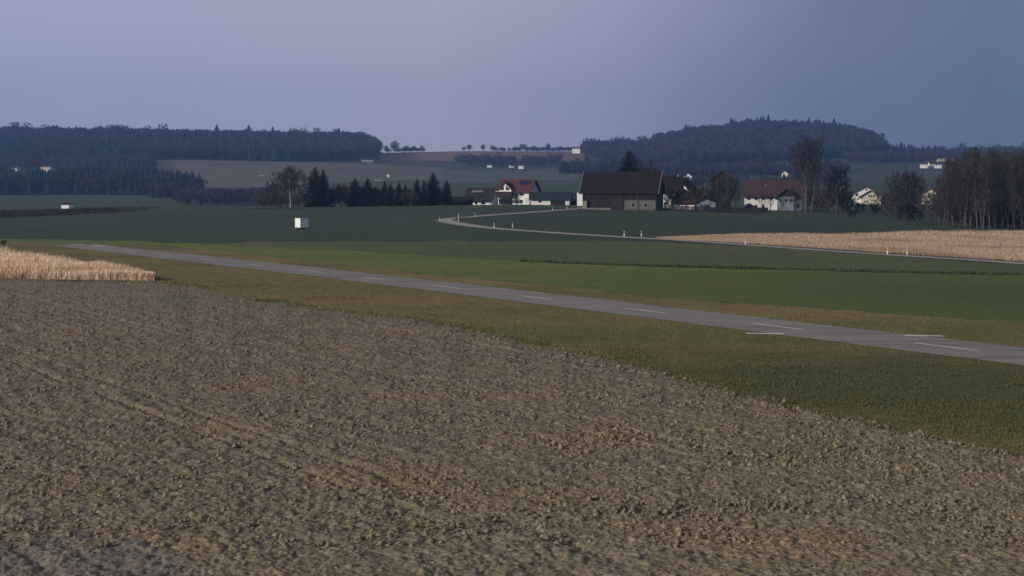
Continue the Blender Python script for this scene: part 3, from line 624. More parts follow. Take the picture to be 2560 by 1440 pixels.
# ------------------------------------------------------------------ far woods
def lowtree(kind, seed):
    rd = random.Random(seed); v = []; f = []
    if kind == 'c':
        for L in range(6):
            z0 = .12 + .14 * L; r = .20 * (1 - L / 7.0) + .015; n_ = 6; b = len(v); v.append((0, 0, min(z0 + .30, 1.02)))
            for i in range(n_):
                a = 6.283 * i / n_ + L; q = r * rd.uniform(.65, 1.25); v.append((q * math.cos(a), q * math.sin(a), z0 + rd.uniform(-.03, .03)))
            f += [(b, b + 1 + i, b + 1 + (i + 1) % n_) for i in range(n_)]
    else:
        b = 0; v += [(-.012, 0, -.05), (.012, 0, -.05), (0, 0, .7), (0, .012, -.05)]; f += [(0, 1, 2), (1, 3, 2)]
        for i in range(150):
            th = rd.random() * 6.283; ph = math.acos(rd.uniform(-1, 1)); q = rd.random() ** .45
            c = Vector((.27 * q * math.sin(ph) * math.cos(th), .27 * q * math.sin(ph) * math.sin(th), .62 + .37 * q * math.cos(ph)))
            d = (c - Vector((0, 0, .3))).normalized() * rd.uniform(.07, .15); s = d.orthogonal().normalized() * rd.uniform(.016, .036); s.rotate(Matrix.Rotation(rd.random() * 6.28, 3, d.normalized()))
            b = len(v); v += [c - s, c + s, c + d]; f.append((b, b + 1, b + 2))
    return np.array([tuple(q) for q in v]), np.array(f)
LC = [lowtree('c', i) for i in range(4)]; LD = [lowtree('d', 10 + i) for i in range(4)]
def wood(label, pts, hc, hd, mixf, seed, name='wood'):
    """pts: (x, y) arrays; mixf: chance of conifer at x,y"""
    rg = np.random.default_rng(seed); x, y = pts; z = zfun(x, y); con = rg.random(len(x)) < mixf(x, y)
    par = empty(name, (0, 0, 0)); tag(par, label, 'wood', kind='stuff')
    root = None
    Vs, Fs, mi = [], [], []; off = 0
    for isc, lib, hh in ((True, LC, hc), (False, LD, hd)):
        for k in range(4):
            sel = np.where((con == isc) & ((np.arange(len(x)) % 4) == k))[0]
            if len(sel) == 0: continue
            v, f = lib[k]; s = hh * (.70 + .52 * rg.random(len(sel))) * (1 + .35 * (rg.random(len(sel)) < .04)); a = rg.random(len(sel)) * 6.28; fat = (.85 + .5 * rg.random(len(sel))) * (1.0 if isc else 1.25)
            ca, sa = np.cos(a), np.sin(a)
            P = np.empty((len(sel), len(v), 3))
            P[..., 0] = (v[None, :, 0] * ca[:, None] - v[None, :, 1] * sa[:, None]) * (s * fat)[:, None] + x[sel][:, None]
            P[..., 1] = (v[None, :, 0] * sa[:, None] + v[None, :, 1] * ca[:, None]) * (s * fat)[:, None] + y[sel][:, None]
            P[..., 2] = v[None, :, 2] * s[:, None] + z[sel][:, None] - .3
            Vs.append(P.reshape(-1, 3)); Fs.append((np.arange(len(sel))[:, None, None] * len(v) + f[None]).reshape(-1, 3) + off); off += len(sel) * len(v)
            mi.append(np.full(len(sel) * len(f), 0 if isc else 1))
    bpy.data.objects.remove(par)
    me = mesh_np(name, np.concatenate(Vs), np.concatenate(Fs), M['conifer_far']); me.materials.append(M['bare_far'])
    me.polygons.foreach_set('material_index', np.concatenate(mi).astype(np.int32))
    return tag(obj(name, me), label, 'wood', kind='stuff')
def scatter(u0, u1, D0, D1, sp, seed, keep=None):
    rg = np.random.default_rng(seed); A = (u1 - u0) / F * (D0 + D1) / 2 * (D1 - D0); n = int(A / sp ** 2)
    D = D0 + (D1 - D0) * rg.random(n); u = u0 + (u1 - u0) * rg.random(n)
    k = np.ones(n, bool) if keep is None else keep(u, D)
    return (u[k] - 1280) / F * D[k], D[k]
def noisemix(sc, thr, hi=.92, lo=.12, seed=0): return lambda x, y: np.where(vnoise(x * sc, y * sc, seed) > thr, hi, lo)
def kp_left(u, D):      # ridge wood: its lower edge drifts, its right end tapers
    lo = np.interp(u, [-400, 0, 400, 700, 900, 950], [2180, 2200, 2240, 2230, 2290, 2450])
    return (D > lo) & ((u < 890) | (D > 2380 + (u - 890) * 3.5))
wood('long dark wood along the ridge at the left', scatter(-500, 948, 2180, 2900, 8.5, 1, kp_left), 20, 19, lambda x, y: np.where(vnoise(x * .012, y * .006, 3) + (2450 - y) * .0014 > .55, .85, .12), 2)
def kp_hill(u, D):
    lo = np.interp(u, [1440, 1560, 1700, 1850, 2000, 2120, 2200], [2800, 2450, 2300, 2330, 2350, 2420, 2650])
    hi = np.interp(u, [1440, 1480, 1560, 3000], [2960, 3010, 3050, 3050])
    return (D > lo) & (D < hi)
wood('wooded round hill at the right', scatter(1462, 2206, 2300, 3060, 8.0, 4, kp_hill), 22, 19, lambda x, y: np.where((x / y > .15) & (vnoise(x * .02, y * .02, 8) > .35), .6, np.where(vnoise(x * .02, y * .02, 8) > .7, .5, .03)), 5)
def kp_mid(u, D):
    lo = np.interp(u, [-400, 0, 200, 400, 480], [1480, 1490, 1500, 1480, 1500]); hi = np.interp(u, [-400, 0, 20, 150, 180, 330, 400, 440, 480, 500], [1770, 1750, 1670, 1670, 1770, 1810, 1740, 1650, 1590, 1540])
    return (D > lo) & (D < hi)
wood('dark wood on the lower slope at the left, in front of the ridge', scatter(-400, 495, 1480, 1850, 7, 7, kp_mid), 18, 16, noisemix(.02, .35, .9, .35, 5), 8)
wood('scattered trees between the far hamlet and the tan field', scatter(1140, 1400, 2330, 2480, 13, 9), 14, 14, noisemix(.03, .6, .6, .1, 6), 10)
wood('bare trees around the far hamlet above the left wood', scatter(-300, 390, 1880, 2190, 11, 29, lambda u, D: (D > 2030) | (np.abs(u - 88) > 75)), 15, 13, noisemix(.02, .6, .7, .08, 6), 30)
wood('small dark wood on the slope behind the barn, left of the spruce', scatter(1400, 1660, 1950, 2080, 9, 11), 14, 14, noisemix(.02, .3, .8, .5, 2), 12)
wood('bluish thickets in the valley between the left wood and the hedgerow', scatter(440, 680, 1080, 1250, 8, 13), 8, 9, noisemix(.02, .8, .6, .1, 2), 14)
wood('bare copse below the left wood', scatter(380, 505, 1300, 1500, 6.5, 15), 13, 11, noisemix(.02, .45, .8, .35, 2), 16)
wood('bare trees behind the grove on the far slope', scatter(2100, 2700, 2150, 2420, 13, 17), 14, 12, noisemix(.02, .7, .6, .05, 3), 18)
wood('line of trees on the skyline at the right', scatter(2205, 2760, 2780, 2860, 11, 19), 18, 16, noisemix(.02, .5, .7, .15, 4), 20)
wood('orchards behind the farm', scatter(1480, 2120, 1250, 1420, 15, 21), 8, 9, noisemix(.02, .6, .6, .05, 4), 22)
wood('belt of trees behind the farm roofs', scatter(1560, 2120, 1750, 1960, 11, 23), 11, 12, noisemix(.02, .5, .6, .25, 4), 24)
wood('low scrub along the skyline between the round trees', scatter(1235, 1450, 2960, 3000, 7, 25), 5, 8, noisemix(.02, .9, .3, .05, 4), 26)
wood('low scrub on the skyline around the big round bare tree', scatter(945, 1062, 2960, 3000, 7, 27), 5, 8, noisemix(.02, .9, .3, .05, 4), 28)
# single trees on the skyline
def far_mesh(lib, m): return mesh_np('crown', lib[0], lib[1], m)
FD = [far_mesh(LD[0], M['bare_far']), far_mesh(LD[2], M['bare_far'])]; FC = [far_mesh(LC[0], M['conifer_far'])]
def dense_round(seed):
    rg = np.random.default_rng(seed); n = 420; d = rg.normal(size=(n, 3)); d /= np.linalg.norm(d, axis=1)[:, None]; q = rg.random(n) ** .4
    c = d * q[:, None] * np.array([.40, .40, .38]) + np.array([0, 0, .60]); v = []
    for k in range(3): v.append(c + rg.normal(size=(n, 3)) * .045)
    V = np.stack(v, 1).reshape(-1, 3); T = np.array([(-.02, 0, -.05), (.02, 0, -.05), (0, .02, -.05), (0, 0, .6)])
    return mesh_np('crown', V, np.arange(3 * n).reshape(-1, 3), M['bare_far']), mesh_np('trunk', T, np.array([(0, 1, 3), (1, 2, 3), (2, 0, 3)]), M['bark'])
DR = [dense_round(i) for i in range(3)]
def farplace(px, D, h, k, label, wide=1.0, conif=False, group=None):
    x = px2x(px, D); r = empty('spruce' if conif else 'round_tree', (x, D, zf(x, D)), px); r.scale = (h * wide, h * wide, h)
    tag(r, label, 'spruce' if conif else 'tree', group)
    if conif: obj('crown', FC[0], r)
    else:
        obj('crown', DR[k][0], r); obj('trunk', DR[k][1], r)
for i, (px, h, w, lb) in enumerate([
    (967, 14, .7, 'small bare tree on the skyline just left of the big round one'), (988, 23, 1.0, 'big round bare tree alone on the skyline right of the long wood'),
    (1018, 13, 1.2, 'low bare tree on the skyline, first right of the big round one'), (1036, 12, 1.3, 'low bare tree on the skyline, second right of the big round one'), (1055, 13, .8, 'low bare tree at the left start of the open skyline field'),
    (1160, 9, 1.2, 'small bush at the right end of the open skyline field'), (1174, 13, 1.1, 'round tree at the right end of the open skyline field'), (1208, 14, .9, 'neat round tree, second in the skyline row'), (1232, 12, 1.2, 'low round tree, third in the skyline row'),
    (1272, 8, .9, 'tiny bush on the skyline between two groups of trees'), (1290, 10, 1.0, 'low tree left of the widest skyline crown'), (1308, 15, 1.3, 'widest dark crown in the middle of the skyline'), (1335, 11, 1.4, 'low crown right of the widest skyline crown'),
    (1370, 16, .8, 'tall narrow round tree on the skyline left of the white far house'), (1398, 11, 1.5, 'low dark crown on the skyline left of the white far house'), (1420, 10, 1.2, 'low crown touching the left side of the white far house'),
    (1652, 15, 1.0, 'tree at the left foot of the wooded round hill')]):
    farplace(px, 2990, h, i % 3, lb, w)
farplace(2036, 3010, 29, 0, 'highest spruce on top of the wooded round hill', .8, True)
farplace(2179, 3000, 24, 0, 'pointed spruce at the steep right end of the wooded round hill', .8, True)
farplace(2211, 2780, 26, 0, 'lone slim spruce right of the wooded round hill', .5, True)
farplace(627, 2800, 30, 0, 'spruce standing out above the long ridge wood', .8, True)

# ------------------------------------------------------------------ buildings
def window(par, face, w, d, xc, zc, ww, hh, two=False, y_off=0):
    f = MB(); p = MB()
    def bx(mb, a0, a1, z0, z1, o0, o1):
        if face == 'F': mb.box(a0, a1, -d / 2 - o1 - y_off, -d / 2 - o0 - y_off, z0, z1)
        elif face == 'R': mb.box(w / 2 + o0, w / 2 + o1, a0, a1, z0, z1)
        else: mb.box(-w / 2 - o1, -w / 2 - o0, a0, a1, z0, z1)
    a0, a1, z0, z1 = xc - ww / 2, xc + ww / 2, zc - hh / 2, zc + hh / 2; t = .09
    bx(f, a0 - t, a1 + t, z1, z1 + t, -.02, .05); bx(f, a0 - t, a1 + t, z0 - t, z0, -.02, .07)
    bx(f, a0 - t, a0, z0, z1, -.02, .05); bx(f, a1, a1 + t, z0, z1, -.02, .05)
    wo_ = f.build('window', M['frame'], par); bx(p, a0, a1, z0, z1, -.02, .02); p.build('pane', M['pane'], wo_)
def gable(mb, w, d, hw, hr, base=-1.2): return mb.prismx([(-d / 2, base), (d / 2, base), (d / 2, hw), (0, hw + hr), (-d / 2, hw)], -w / 2, w / 2)
def roofm(mb, w, d, hw, hr, over=.6, t=.22, eo=.5):
    sl = hr / (d / 2); k = eo * sl; L = w / 2 + over; up = t * math.sqrt(1 + sl * sl) + .01
    mb.prismx([(-d / 2 - eo, hw - k + .01), (0, hw + hr + .01), (0, hw + hr + up), (-d / 2 - eo, hw - k + up)], -L, L)
    mb.prismx([(0, hw + hr + .012), (d / 2 + eo, hw - k + .01), (d / 2 + eo, hw - k + up), (0, hw + hr + up - .002)], -L, L)
    return mb
def house(name, label, cat, px, D, w, d, hw, hr, yaw, wm, rm, over=.6, eo=.5, wins=(), chim=None, group=None, door=None, dz=0, vb=False):
    x = px2x(px, D); r = empty(name, (x, D, zf(x, D) + dz), R(yaw)); tag(r, label, cat, group)
    gable(MB(), w, d, hw, hr).build('wall', M[wm], r)
    ro = roofm(MB(), w, d, hw, hr, over, .22, eo).build('roof', M[rm], r)
    for wn in wins: window(r, wn[0], w, d, *wn[1:])
    if chim:
        for cx, cy, ch in chim: MB().box(cx - .35, cx + .35, cy - .35, cy + .35, hw + hr * .4, hw + hr + ch).box(cx - .42, cx + .42, cy - .42, cy + .42, hw + hr + ch, hw + hr + ch + .12).build('chimney', M['concrete'], ro)
    if door:
        fc, xc, ww, hh, dm = door
        mb = MB()
        if fc == 'F': mb.box(xc - ww / 2, xc + ww / 2, -d / 2 - .06, -d / 2 + .02, 0, hh)
        elif fc == 'R': mb.box(w / 2 - .02, w / 2 + .06, xc - ww / 2, xc + ww / 2, 0, hh)
        mb.build('door', M[dm], r)
    if vb:
        for s in (-1, 1):
            b = MB(); sl = hr / (d / 2); x0 = s * (w / 2 + over) ; k = eo * sl
            for q in (-1, 1):
                b.prismx([(q * (d / 2 + eo), hw - k - .12), (0, hw + hr - .1), (0, hw + hr + .38), (q * (d / 2 + eo), hw - k + .36)], x0 + (.0 if s > 0 else -.08), x0 + (.08 if s > 0 else -.0))
            b.build('verge_board', M['verge_board'], ro)
    return r
# big barn
bw, bd = 24, 11
barn = house('barn', 'large dark timber barn with long brown roof and white strip at its left end', 'barn', 1556, 507, bw, bd, 5.7, 5.9, -16, 'boards', 'roofbrown', over=.7, eo=.7, vb=True)
MB().box(1.8, bw / 2 - .3, -bd / 2 - .12, -bd / 2 + .05, -1, 3.0).build('stone_plinth_wall', M['greywall'], barn)
window(barn, 'F', bw, bd, 4.6, 1.5, 1.1, 1.1, y_off=.12); window(barn, 'F', bw, bd, 8.6, 1.5, 1.1, 1.1, y_off=.12)
pm = MB()
for i in range(5): pm.box(-bw / 2 - 1.35 + i * .36, -bw / 2 - 1.02 + i * .36, -bd / 2 - .5, -bd / 2 - .4, 1.2, 5.3 - .02 * (i % 2))
pm.box(-bw / 2 - 1.35, -bw / 2 + .42, -bd / 2 - .4, -bd / 2 + 3, 1.2, 5.28); pm.build('white_boarding', M['postwhite'], barn)
MB().box(-bw / 2 - 1.3, -bw / 2 + .38, -bd / 2 - .36, -bd / 2 + 3, -1, 1.2).build('annex_base', M['greywall'], barn)
MB().box(-bw / 2 + .55, -bw / 2 + 1.9, -bd / 2 - .9, -bd / 2 - .02, -1, 2.7).build('concrete_block', M['concrete'], barn)
MB().box(-2.6, .9, -bd / 2 - .08, -bd / 2 + .02, 0, 3.9).build('barn_door', M['timber'], barn)
mb = MB()
for i in range(46): mb.box(-bw / 2 + 2.0 + i * .47, -bw / 2 + 2.06 + i * .47, -bd / 2 - .05, -bd / 2 + .01, 3.02 if (-bw / 2 + 2.0 + i * .47) > 1.7 else .1, 5.5)
mb.build('cover_strips', M['timber'], barn)
# low wall
x = px2x(1497, 495); lw = empty('low_wall', (x, 495, zf(x, 495)), R(-3)); tag(lw, 'low pale concrete wall at the foot of the barn', 'wall')
MB().box(-3.6, 3.6, -.2, .2, -.5, .5).build('wall_body', M['concrete'], lw); MB().box(-3.65, 3.65, -.24, .24, .5, .58).build('coping', M['concrete'], lw)

# red roofed house
hw_, hr_, w_, d_ = 5.1, 4.1, 12.4, 9.4
rh = house('house', 'white two storey house with a red tiled roof and a big front gable', 'house', 1296, 600, w_, d_, hw_, hr_, -24, 'white', 'roofred', over=1.0, eo=.9,
           wins=[('F', 3.4, 3.9, 1.7, 1.1), ('F', 1.1, 4.1, .7, .7), ('F', 3.2, 1.2, 1.2, 1.1), ('R', -2.2, 6.2, .8, 1.6), ('R', .2, 6.2, .8, 1.6), ('R', -1.5, 3.3, .9, 1.2), ('R', -1.5, 1.2, 1.8, 1.4)], chim=[(-.6, .6, .5)])
cg = MB(); cx = -3.0; yb = -d_ / 2 - 1.0
cg.prism([(cx - 2.6, 4.9), (cx + 2.6, 4.9), (cx + 2.6, 5.7), (cx, 8.2), (cx - 2.6, 5.7)], yb, 0).build('gable_wall', M['white'], rh)
rf = MB(); k = .95
for s in (-1, 1):
    rf.prism([(cx, 8.25), (cx + s * 3.5, 8.25 - 3.5 * k), (cx + s * 3.5, 8.5 - 3.5 * k), (cx, 8.5)], yb - .8, .2)
rf.build('gable_roof', M['roofred'], rh)
for a in (-1, 1):
    q = MB(); p = MB()
    q.prism([(cx + a * .35, 5.3), (cx + a * 1.9, 5.3), (cx + a * 1.9, 5.9), (cx + a * .35, 7.3)], yb - .05, yb + .02)
    g = q.build('window', M['frame'], rh); p.prism([(cx + a * .45, 5.4), (cx + a * 1.8, 5.4), (cx + a * 1.8, 5.85), (cx + a * .45, 7.1)], yb - .08, yb - .04); p.build('pane', M['pane'], g)
b = MB(); b.box(cx - 3.3, cx + 3.1, yb - 1.0, yb - .9, 3.0, 4.5).box(cx - 3.3, cx - 3.2, yb - .9, -d_ / 2, 3.0, 4.5).box(cx + 3.0, cx + 3.1, yb - .9, -d_ / 2, 3.0, 4.5).box(cx - 3.3, cx + 3.1, yb - .9, -d_ / 2 - .02, 2.85, 3.0)
bal = b.build('balcony', M['timber'], rh)
MB().box(cx - 3.35, cx + 3.15, yb - 1.05, yb - .85, 4.85, 5.0).build('balcony_beam', M['white'], rh)
cp = MB(); cp.box(cx - 4.6, cx + 3.4, yb - 3.4, yb - .95, 2.35, 2.6)
for q in (-4.4, -1.8, .8, 3.2): cp.box(cx + q - .1, cx + q + .1, yb - 3.3, yb - 3.1, -.5, 2.35)
cp.build('carport', M['timber'], rh)
MB().box(cx - 2.9, cx + 2.7, -d_ / 2 - .06, -d_ / 2 + .02, 0, 2.2).build('garage_door', M['pane'], rh)
sl = math.atan2(hr_, d_ / 2)
def on_roof(y, off): return (y, hw_ + hr_ * (1 + y / (d_ / 2)) + .25 / math.cos(sl) + off)
sp = MB()
for i in range(5): sp.slab([(1.4 + i * .85, *on_roof(-2.6, .09)), (2.2 + i * .85, *on_roof(-2.6, .09)), (2.2 + i * .85, *on_roof(-.9, .09)), (1.4 + i * .85, *on_roof(-.9, .09))], .06)
sp.build('solar_panel', M['solar'], rh)

hB = house('house', 'low house with a wide dark grey roof left of the red roofed house', 'house', 1206, 622, 10.6, 9, 3.0, 3.9, -18, 'white', 'roofdark', over=.8, eo=1.2, wins=[('F', -3.2, 1.4, 1.0, 1.1), ('F', -1, 1.4, 1.0, 1.1), ('F', 2, 1.4, 1.4, 1.1)])
d2_ = 9; s2_ = math.atan2(3.9, 4.5)
def onB(y, off): return (y, 3.0 + 3.9 * (1 + y / 4.5) + .25 / math.cos(s2_) + off)
sp = MB(); sp.slab([(-3.6, *onB(-2.2, .09)), (1.2, *onB(-2.2, .09)), (1.2, *onB(-1.4, .09)), (-3.6, *onB(-1.4, .09))], .06); sp.build('solar_panel', M['boxgrey'], hB)
house('shed', 'small brown roofed shed left of the low grey roofed house', 'shed', 1159, 612, 6.4, 5, 1.6, 1.6, -8, 'timber', 'roofbrown', over=.3, eo=.4, door=('F', -1.4, 1.1, 1.5, 'timber'))
house('hut', 'tiny grey hut beside the last spruce of the hedgerow', 'hut', 1129, 606, 2.0, 2.0, 1.2, .4, 0, 'greywall', 'roofdark', over=.15, eo=.15, door=('F', 0, .8, 1.1, 'timber'))
# long garage
gg = house('garage', 'long low white garage with a dark teal roof between the red house and the barn', 'garage', 1377, 592, 14.0, 6.5, 2.5, 2.1, -6, 'white', 'roofteal', over=.9, eo=.9, wins=[('F', -3.8, 1.3, 1.0, .7)], door=('F', 2.8, 5.4, 1.7, 'timber'))
gs = house('shed', 'dark open shed with a teal door tight against the left end of the barn', 'shed', 1425, 600, 5.8, 6, 2.4, 1.9, -12, 'boards', 'roofteal', over=.3, eo=.6, door=('F', -1.9, 1.4, 1.4, 'tealdoor'))
MB().box(.6, 1.6, -3.08, -2.98, .9, 1.7).build('shutter', M['tealdoor'], gs)
# right of the barn
house('barn', 'brown roofed barn with patchy white walls half hidden behind the big barn', 'barn', 1671, 562, 9.5, 8, 5.6, 5.4, -8, 'white', 'roofbrown', over=.5, eo=.5, wins=[('F', -1, 1.6, 1, 1), ('F', 1.5, 1.6, 1, 1), ('F', 1.5, 4, .8, .8)], chim=[(3.2, 0, .6)], dz=0)
hH = house('house', 'house showing only a bright white gable above the brown shed roof', 'house', 1704, 606, 9, 9.4, 6.4, 4.0, 62, 'white', 'roofbrown', over=.7, eo=.7, wins=[('L', 0, 8.2, .7, .8), ('L', -1.8, 5, .9, 1.1), ('L', 1.8, 5, .9, 1.1)])
sh = house('shed', 'brown shed with a wide low gable and white plinth facing the field', 'shed', 1710, 542, 8.5, 8.0, 3.7, 3.0, 86, 'timber', 'roofbrown', over=.6, eo=.6)
MB().box(-4.32, -4.2, -3.2, 3.4, -.8, 1.5).build('white_plinth', M['white'], sh)
MB().box(-4.3, -4.2, -2.6, 2.2, 2.1, 3.0).build('red_boarding', M['redrust'], sh)
sj = house('shed', 'pale blue grey shed with a shallow gable right of the brown shed', 'shed', 1765, 537, 5.5, 6.2, 2.5, 1.3, 84, 'bluewall_or_shade', 'roofdark', over=.3, eo=.45)
MB().box(-2.84, -2.73, -1.0, 1.0, -.5, 1.9).build('door', M['greywall'], sj)
house('barn', 'tall narrow dark barn whose gable rises behind bare trees', 'barn', 1801, 605, 9, 7.4, 10.6, 3.1, 84, 'boards', 'roofdark', over=.5, eo=.8, wins=[('L', 0, 10.2, .9, 1.0), ('L', -1.8, 7, .8, .8)], vb=False)
# farmhouse
fw, fd = 20.5, 11
fh = house('farmhouse', 'long white farmhouse with a dull red roof and a dark timber gable', 'farmhouse', 1931, 584, fw, fd, 5.4, 5.2, -9, 'white', 'roofdull', over=.8, eo=.9,
           wins=[('F', -8.6, 4.2, .9, 1.1), ('F', -6.0, 4.2, .9, 1.1), ('F', -3.4, 4.2, .9, 1.1), ('F', -.6, 4.2, .9, 1.1), ('F', -8.4, 1.3, .9, 1.1), ('F', -6.0, 1.3, .9, 1.1), ('F', -3.4, 1.3, .9, 1.1), ('F', 9, 4.2, .8, 1.0), ('F', 9, 1.5, .8, 1.0)],
           chim=[(-2.6, -1.8, -1.4)])
cx = 4.6; yb = -fd / 2 - 2.2
MB().prism([(cx - 3.0, -1), (cx + 3.0, -1), (cx + 3.0, 4.9), (cx - 3.0, 4.9)], yb, -fd / 2 - .01).build('wing_wall', M['bluewall_or_shade'], fh)  # shade on the wing's wall is put into its blue grey colour
MB().prism([(cx - 3.0, 4.9), (cx + 3.0, 4.9), (cx, 7.6)], yb - .02, 0).build('timber_gable', M['timber'], fh)
rf = MB()
for s in (-1, 1): rf.prism([(cx, 7.65), (cx + s * 4.0, 7.65 - 3.6), (cx + s * 4.0, 7.9 - 3.6), (cx, 7.9)], yb - .9, .4)
rf.build('wing_roof', M['roofdull'], fh)
for q in (-1.8, 0, 1.8):
    f = MB().box(cx + q - .5, cx + q + .5, yb - .05, yb + .02, 3.0, 4.2).build('window', M['frame'], fh); MB().box(cx + q - .42, cx + q + .42, yb - .07, yb - .04, 3.08, 4.12).build('pane', M['pane'], f)
house('shelter', 'small dark shelter with a pointed roof in front of the white farmhouse wall', 'shelter', 1873, 535, 4.6, 4.8, 1.1, 1.4, 88, 'timber', 'roofdark', over=.5, eo=.7)
house('shelter', 'flat dark roofed lean shelter just right of the pointed shelter', 'shelter', 1900, 528, 4.2, 3, 1.0, .5, 0, 'timber', 'roofdark', over=.3, eo=.3)
# houses at the right
h1 = house('house', 'white house with two overlapping gables beyond the dark bushes', 'house', 2160, 705, 10, 10.5, 4.7, 2.9, 80, 'white', 'roofdark', over=.8, eo=.9, wins=[('L', -.6, 6.3, .6, .8), ('L', 3.6, 4.0, .8, 1.2), ('L', -3.5, 2.0, .8, 1.1)])
MB().prismx([(-6.6, -1), (1.8, -1), (1.8, 3.4), (-2.2, 5.8), (-6.6, 3.2)], -8.2, -5.01).build('porch_wall', M['cream'], h1)
rf = MB()
rf.prismx([(-2.2, 5.85), (2.6, 2.95), (2.6, 3.2), (-2.2, 6.1)], -8.9, -4.0); rf.prismx([(-2.2, 5.85), (-7.4, 2.75), (-7.4, 3.0), (-2.2, 6.1)], -8.9, -4.0); rf.build('porch_roof', M['roofdark'], h1)
for q in (-1.6, -2.6, -3.6):
    f = MB().box(-8.26, -8.18, q - .32, q + .32, 2.9, 4.1).build('window', M['frame'], h1); MB().box(-8.29, -8.25, q - .26, q + .26, 2.96, 4.04).build('pane', M['pane'], f)
for q in (0, -1.0):
    f = MB().box(-8.26, -8.18, q - .3, q + .3, .5, 1.6).build('window', M['frame'], h1); MB().box(-8.29, -8.25, q - .24, q + .24, .56, 1.54).build('pane', M['pane'], f)
house('garage', 'low pale garage to the right of the white house with two gables', 'garage', 2196, 712, 7, 5, 2.0, 1.0, 5, 'white', 'roofdark', over=.3, eo=.3, door=('F', 1.2, 2.6, 1.8, 'greywall'))
house('house', 'cream house with a reddish roof seen through the gap left of the grove', 'house', 2330, 712, 9.5, 8.0, 4.6, 2.4, 66, 'cream', 'roofdull', over=.6, eo=.7, wins=[('L', 1, 3.6, .9, 1.1), ('L', 1, 1.2, .9, 1.3), ('L', -1.6, 3.6, .8, 1.0)])
# far houses
fg = 'far houses'
for i, (px, D, w, d, hw, hr, yaw, wm, rm, lb, cat) in enumerate([
    (1442, 2900, 15, 9, 8.5, 1.2, -22, 'white', 'roofdark', 'bright white house on the skyline above the barn', 'house'),
    (1304, 2290, 7.5, 7, 4.2, 2.4, -20, 'white', 'roofdull', 'brightest white house of the far hamlet, with a red roof', 'house'),
    (1279, 2330, 6, 6, 3.2, 1.8, 10, 'white', 'roofdark', 'small white house of the hamlet left of the brightest one', 'house'),
    (1225, 2330, 7, 6, 3.4, 2.2, -15, 'white', 'roofdark', 'pale house at the left end of the far hamlet', 'house'),
    (1332, 2300, 8, 6, 2.4, 1.8, -5, 'greywall', 'roofdark', 'grey barn at the right end of the far hamlet', 'barn'),
    (1622, 1560, 9, 7, 4.2, 2.4, -20, 'cream', 'roofdull', 'cream house peeping over the barn ridge', 'house'),
    (1652, 1600, 8, 7, 4.0, 2.4, 10, 'white', 'roofdull', 'house with a dull red roof right of the barn ridge', 'house'),
    (1721, 1580, 9, 8, 4.4, 2.6, 70, 'white', 'roofdark', 'small white gable above the bright white gabled house', 'house'),
    (1964, 1700, 8, 7, 3.8, 2.4, 60, 'cream', 'roofdark', 'little cream house between the farmhouse and the hill wood', 'house'),
    (1888, 2100, 8, 7, 4.0, 2.4, -20, 'cream', 'roofdull', 'little house at the foot of the wooded hill above the farmhouse', 'house'),
    (2307, 1980, 9, 7, 4.6, 2.4, -20, 'white', 'roofdull', 'first white house of the row above the cream house', 'house'),
    (2325, 1990, 8, 7, 5.0, 2.4, 10, 'white', 'roofdark', 'middle white house of the row above the cream house', 'house'),
    (2342, 1970, 8, 7, 4.4, 2.4, -10, 'white', 'roofdull', 'last white house of the row above the cream house', 'house'),
    (2362, 2250, 26, 9, 4.4, 2.0, 0, 'cream', 'roofdull', 'long low hall with a reddish roof above the row of white houses', 'hall'),
    (171, 850, 4.8, 5, 5.9, .8, -20, 'white', 'roofdark', 'low white house peeking over the field edge at the left', 'house'),
    (42, 1995, 8, 6, 6.0, 2.2, -20, 'white', 'roofdull', 'small pale house above the left wood, nearer the edge of the view', 'house'),
    (121, 2000, 13, 8, 6.4, 2.4, -15, 'cream', 'roofdull', 'larger cream house above the left wood', 'house'),
    (920, 2290, 17, 7, 2.0, 1.0, 0, 'concrete', 'verge_board', 'long pale farm hall at the lower edge of the ridge wood', 'hall'),
    (863, 2330, 16, 7, 1.8, .9, 2, 'greywall', 'boxgrey', 'dull grey hall left of the long pale hall below the ridge wood', 'hall'),
    (972, 1880, 3.0, 3.0, 2.6, .8, -20, 'white', 'verge_board', 'tiny white hut alone on the slope above the hedgerow', 'hut'),
    (1051, 1250, 2.6, 3, 5.6, 1.0, -25, 'white', 'roofdark', 'narrow white house between the two spruces near the hedgerow end', 'house'),
    (1430, 2220, 4, 4, 2.4, 1.0, -20, 'white', 'roofdark', 'tiny white hut on the slope left of the barn ridge', 'hut'),
    (1705, 2600, 5, 5, 3.4, 2.0, 30, 'greywall', 'roofdark', 'small house among the trees of the round hill', 'house'),
    ]):
    big_ = D < 3000
    wins = [('F', -w * .28, hw * .6, 1.0, 1.2), ('F', w * .22, hw * .6, 1.0, 1.2)] if w > 5 and hw > 3 else [('F', 0, hw * .55, .8, .9)]
    house('white_house' if cat == 'house' and wm == 'white' else 'far_' + cat, lb, cat, px, D, w, d, hw, hr, yaw, wm, rm, over=.3, eo=.3, wins=wins)
for px, D, w, lb in [(655, 1905, 6, 'pale covered stack lying on the tan field, left of two'), (687, 1880, 7, 'pale covered stack lying on the tan field, right of two'), (946, 1800, 8, 'long pale covered stack on the slope above the mid hedgerow spruce')]:
    x = px2x(px, D); r = empty('covered_stack', (x, D, zf(x, D))); tag(r, lb, 'stack')
    MB().prismx([(-1.4, -.5), (1.4, -.5), (1.2, .6), (0, 1.1), (-1.2, .6)], -w / 2, w / 2).build('cover', M['verge_board'], r)
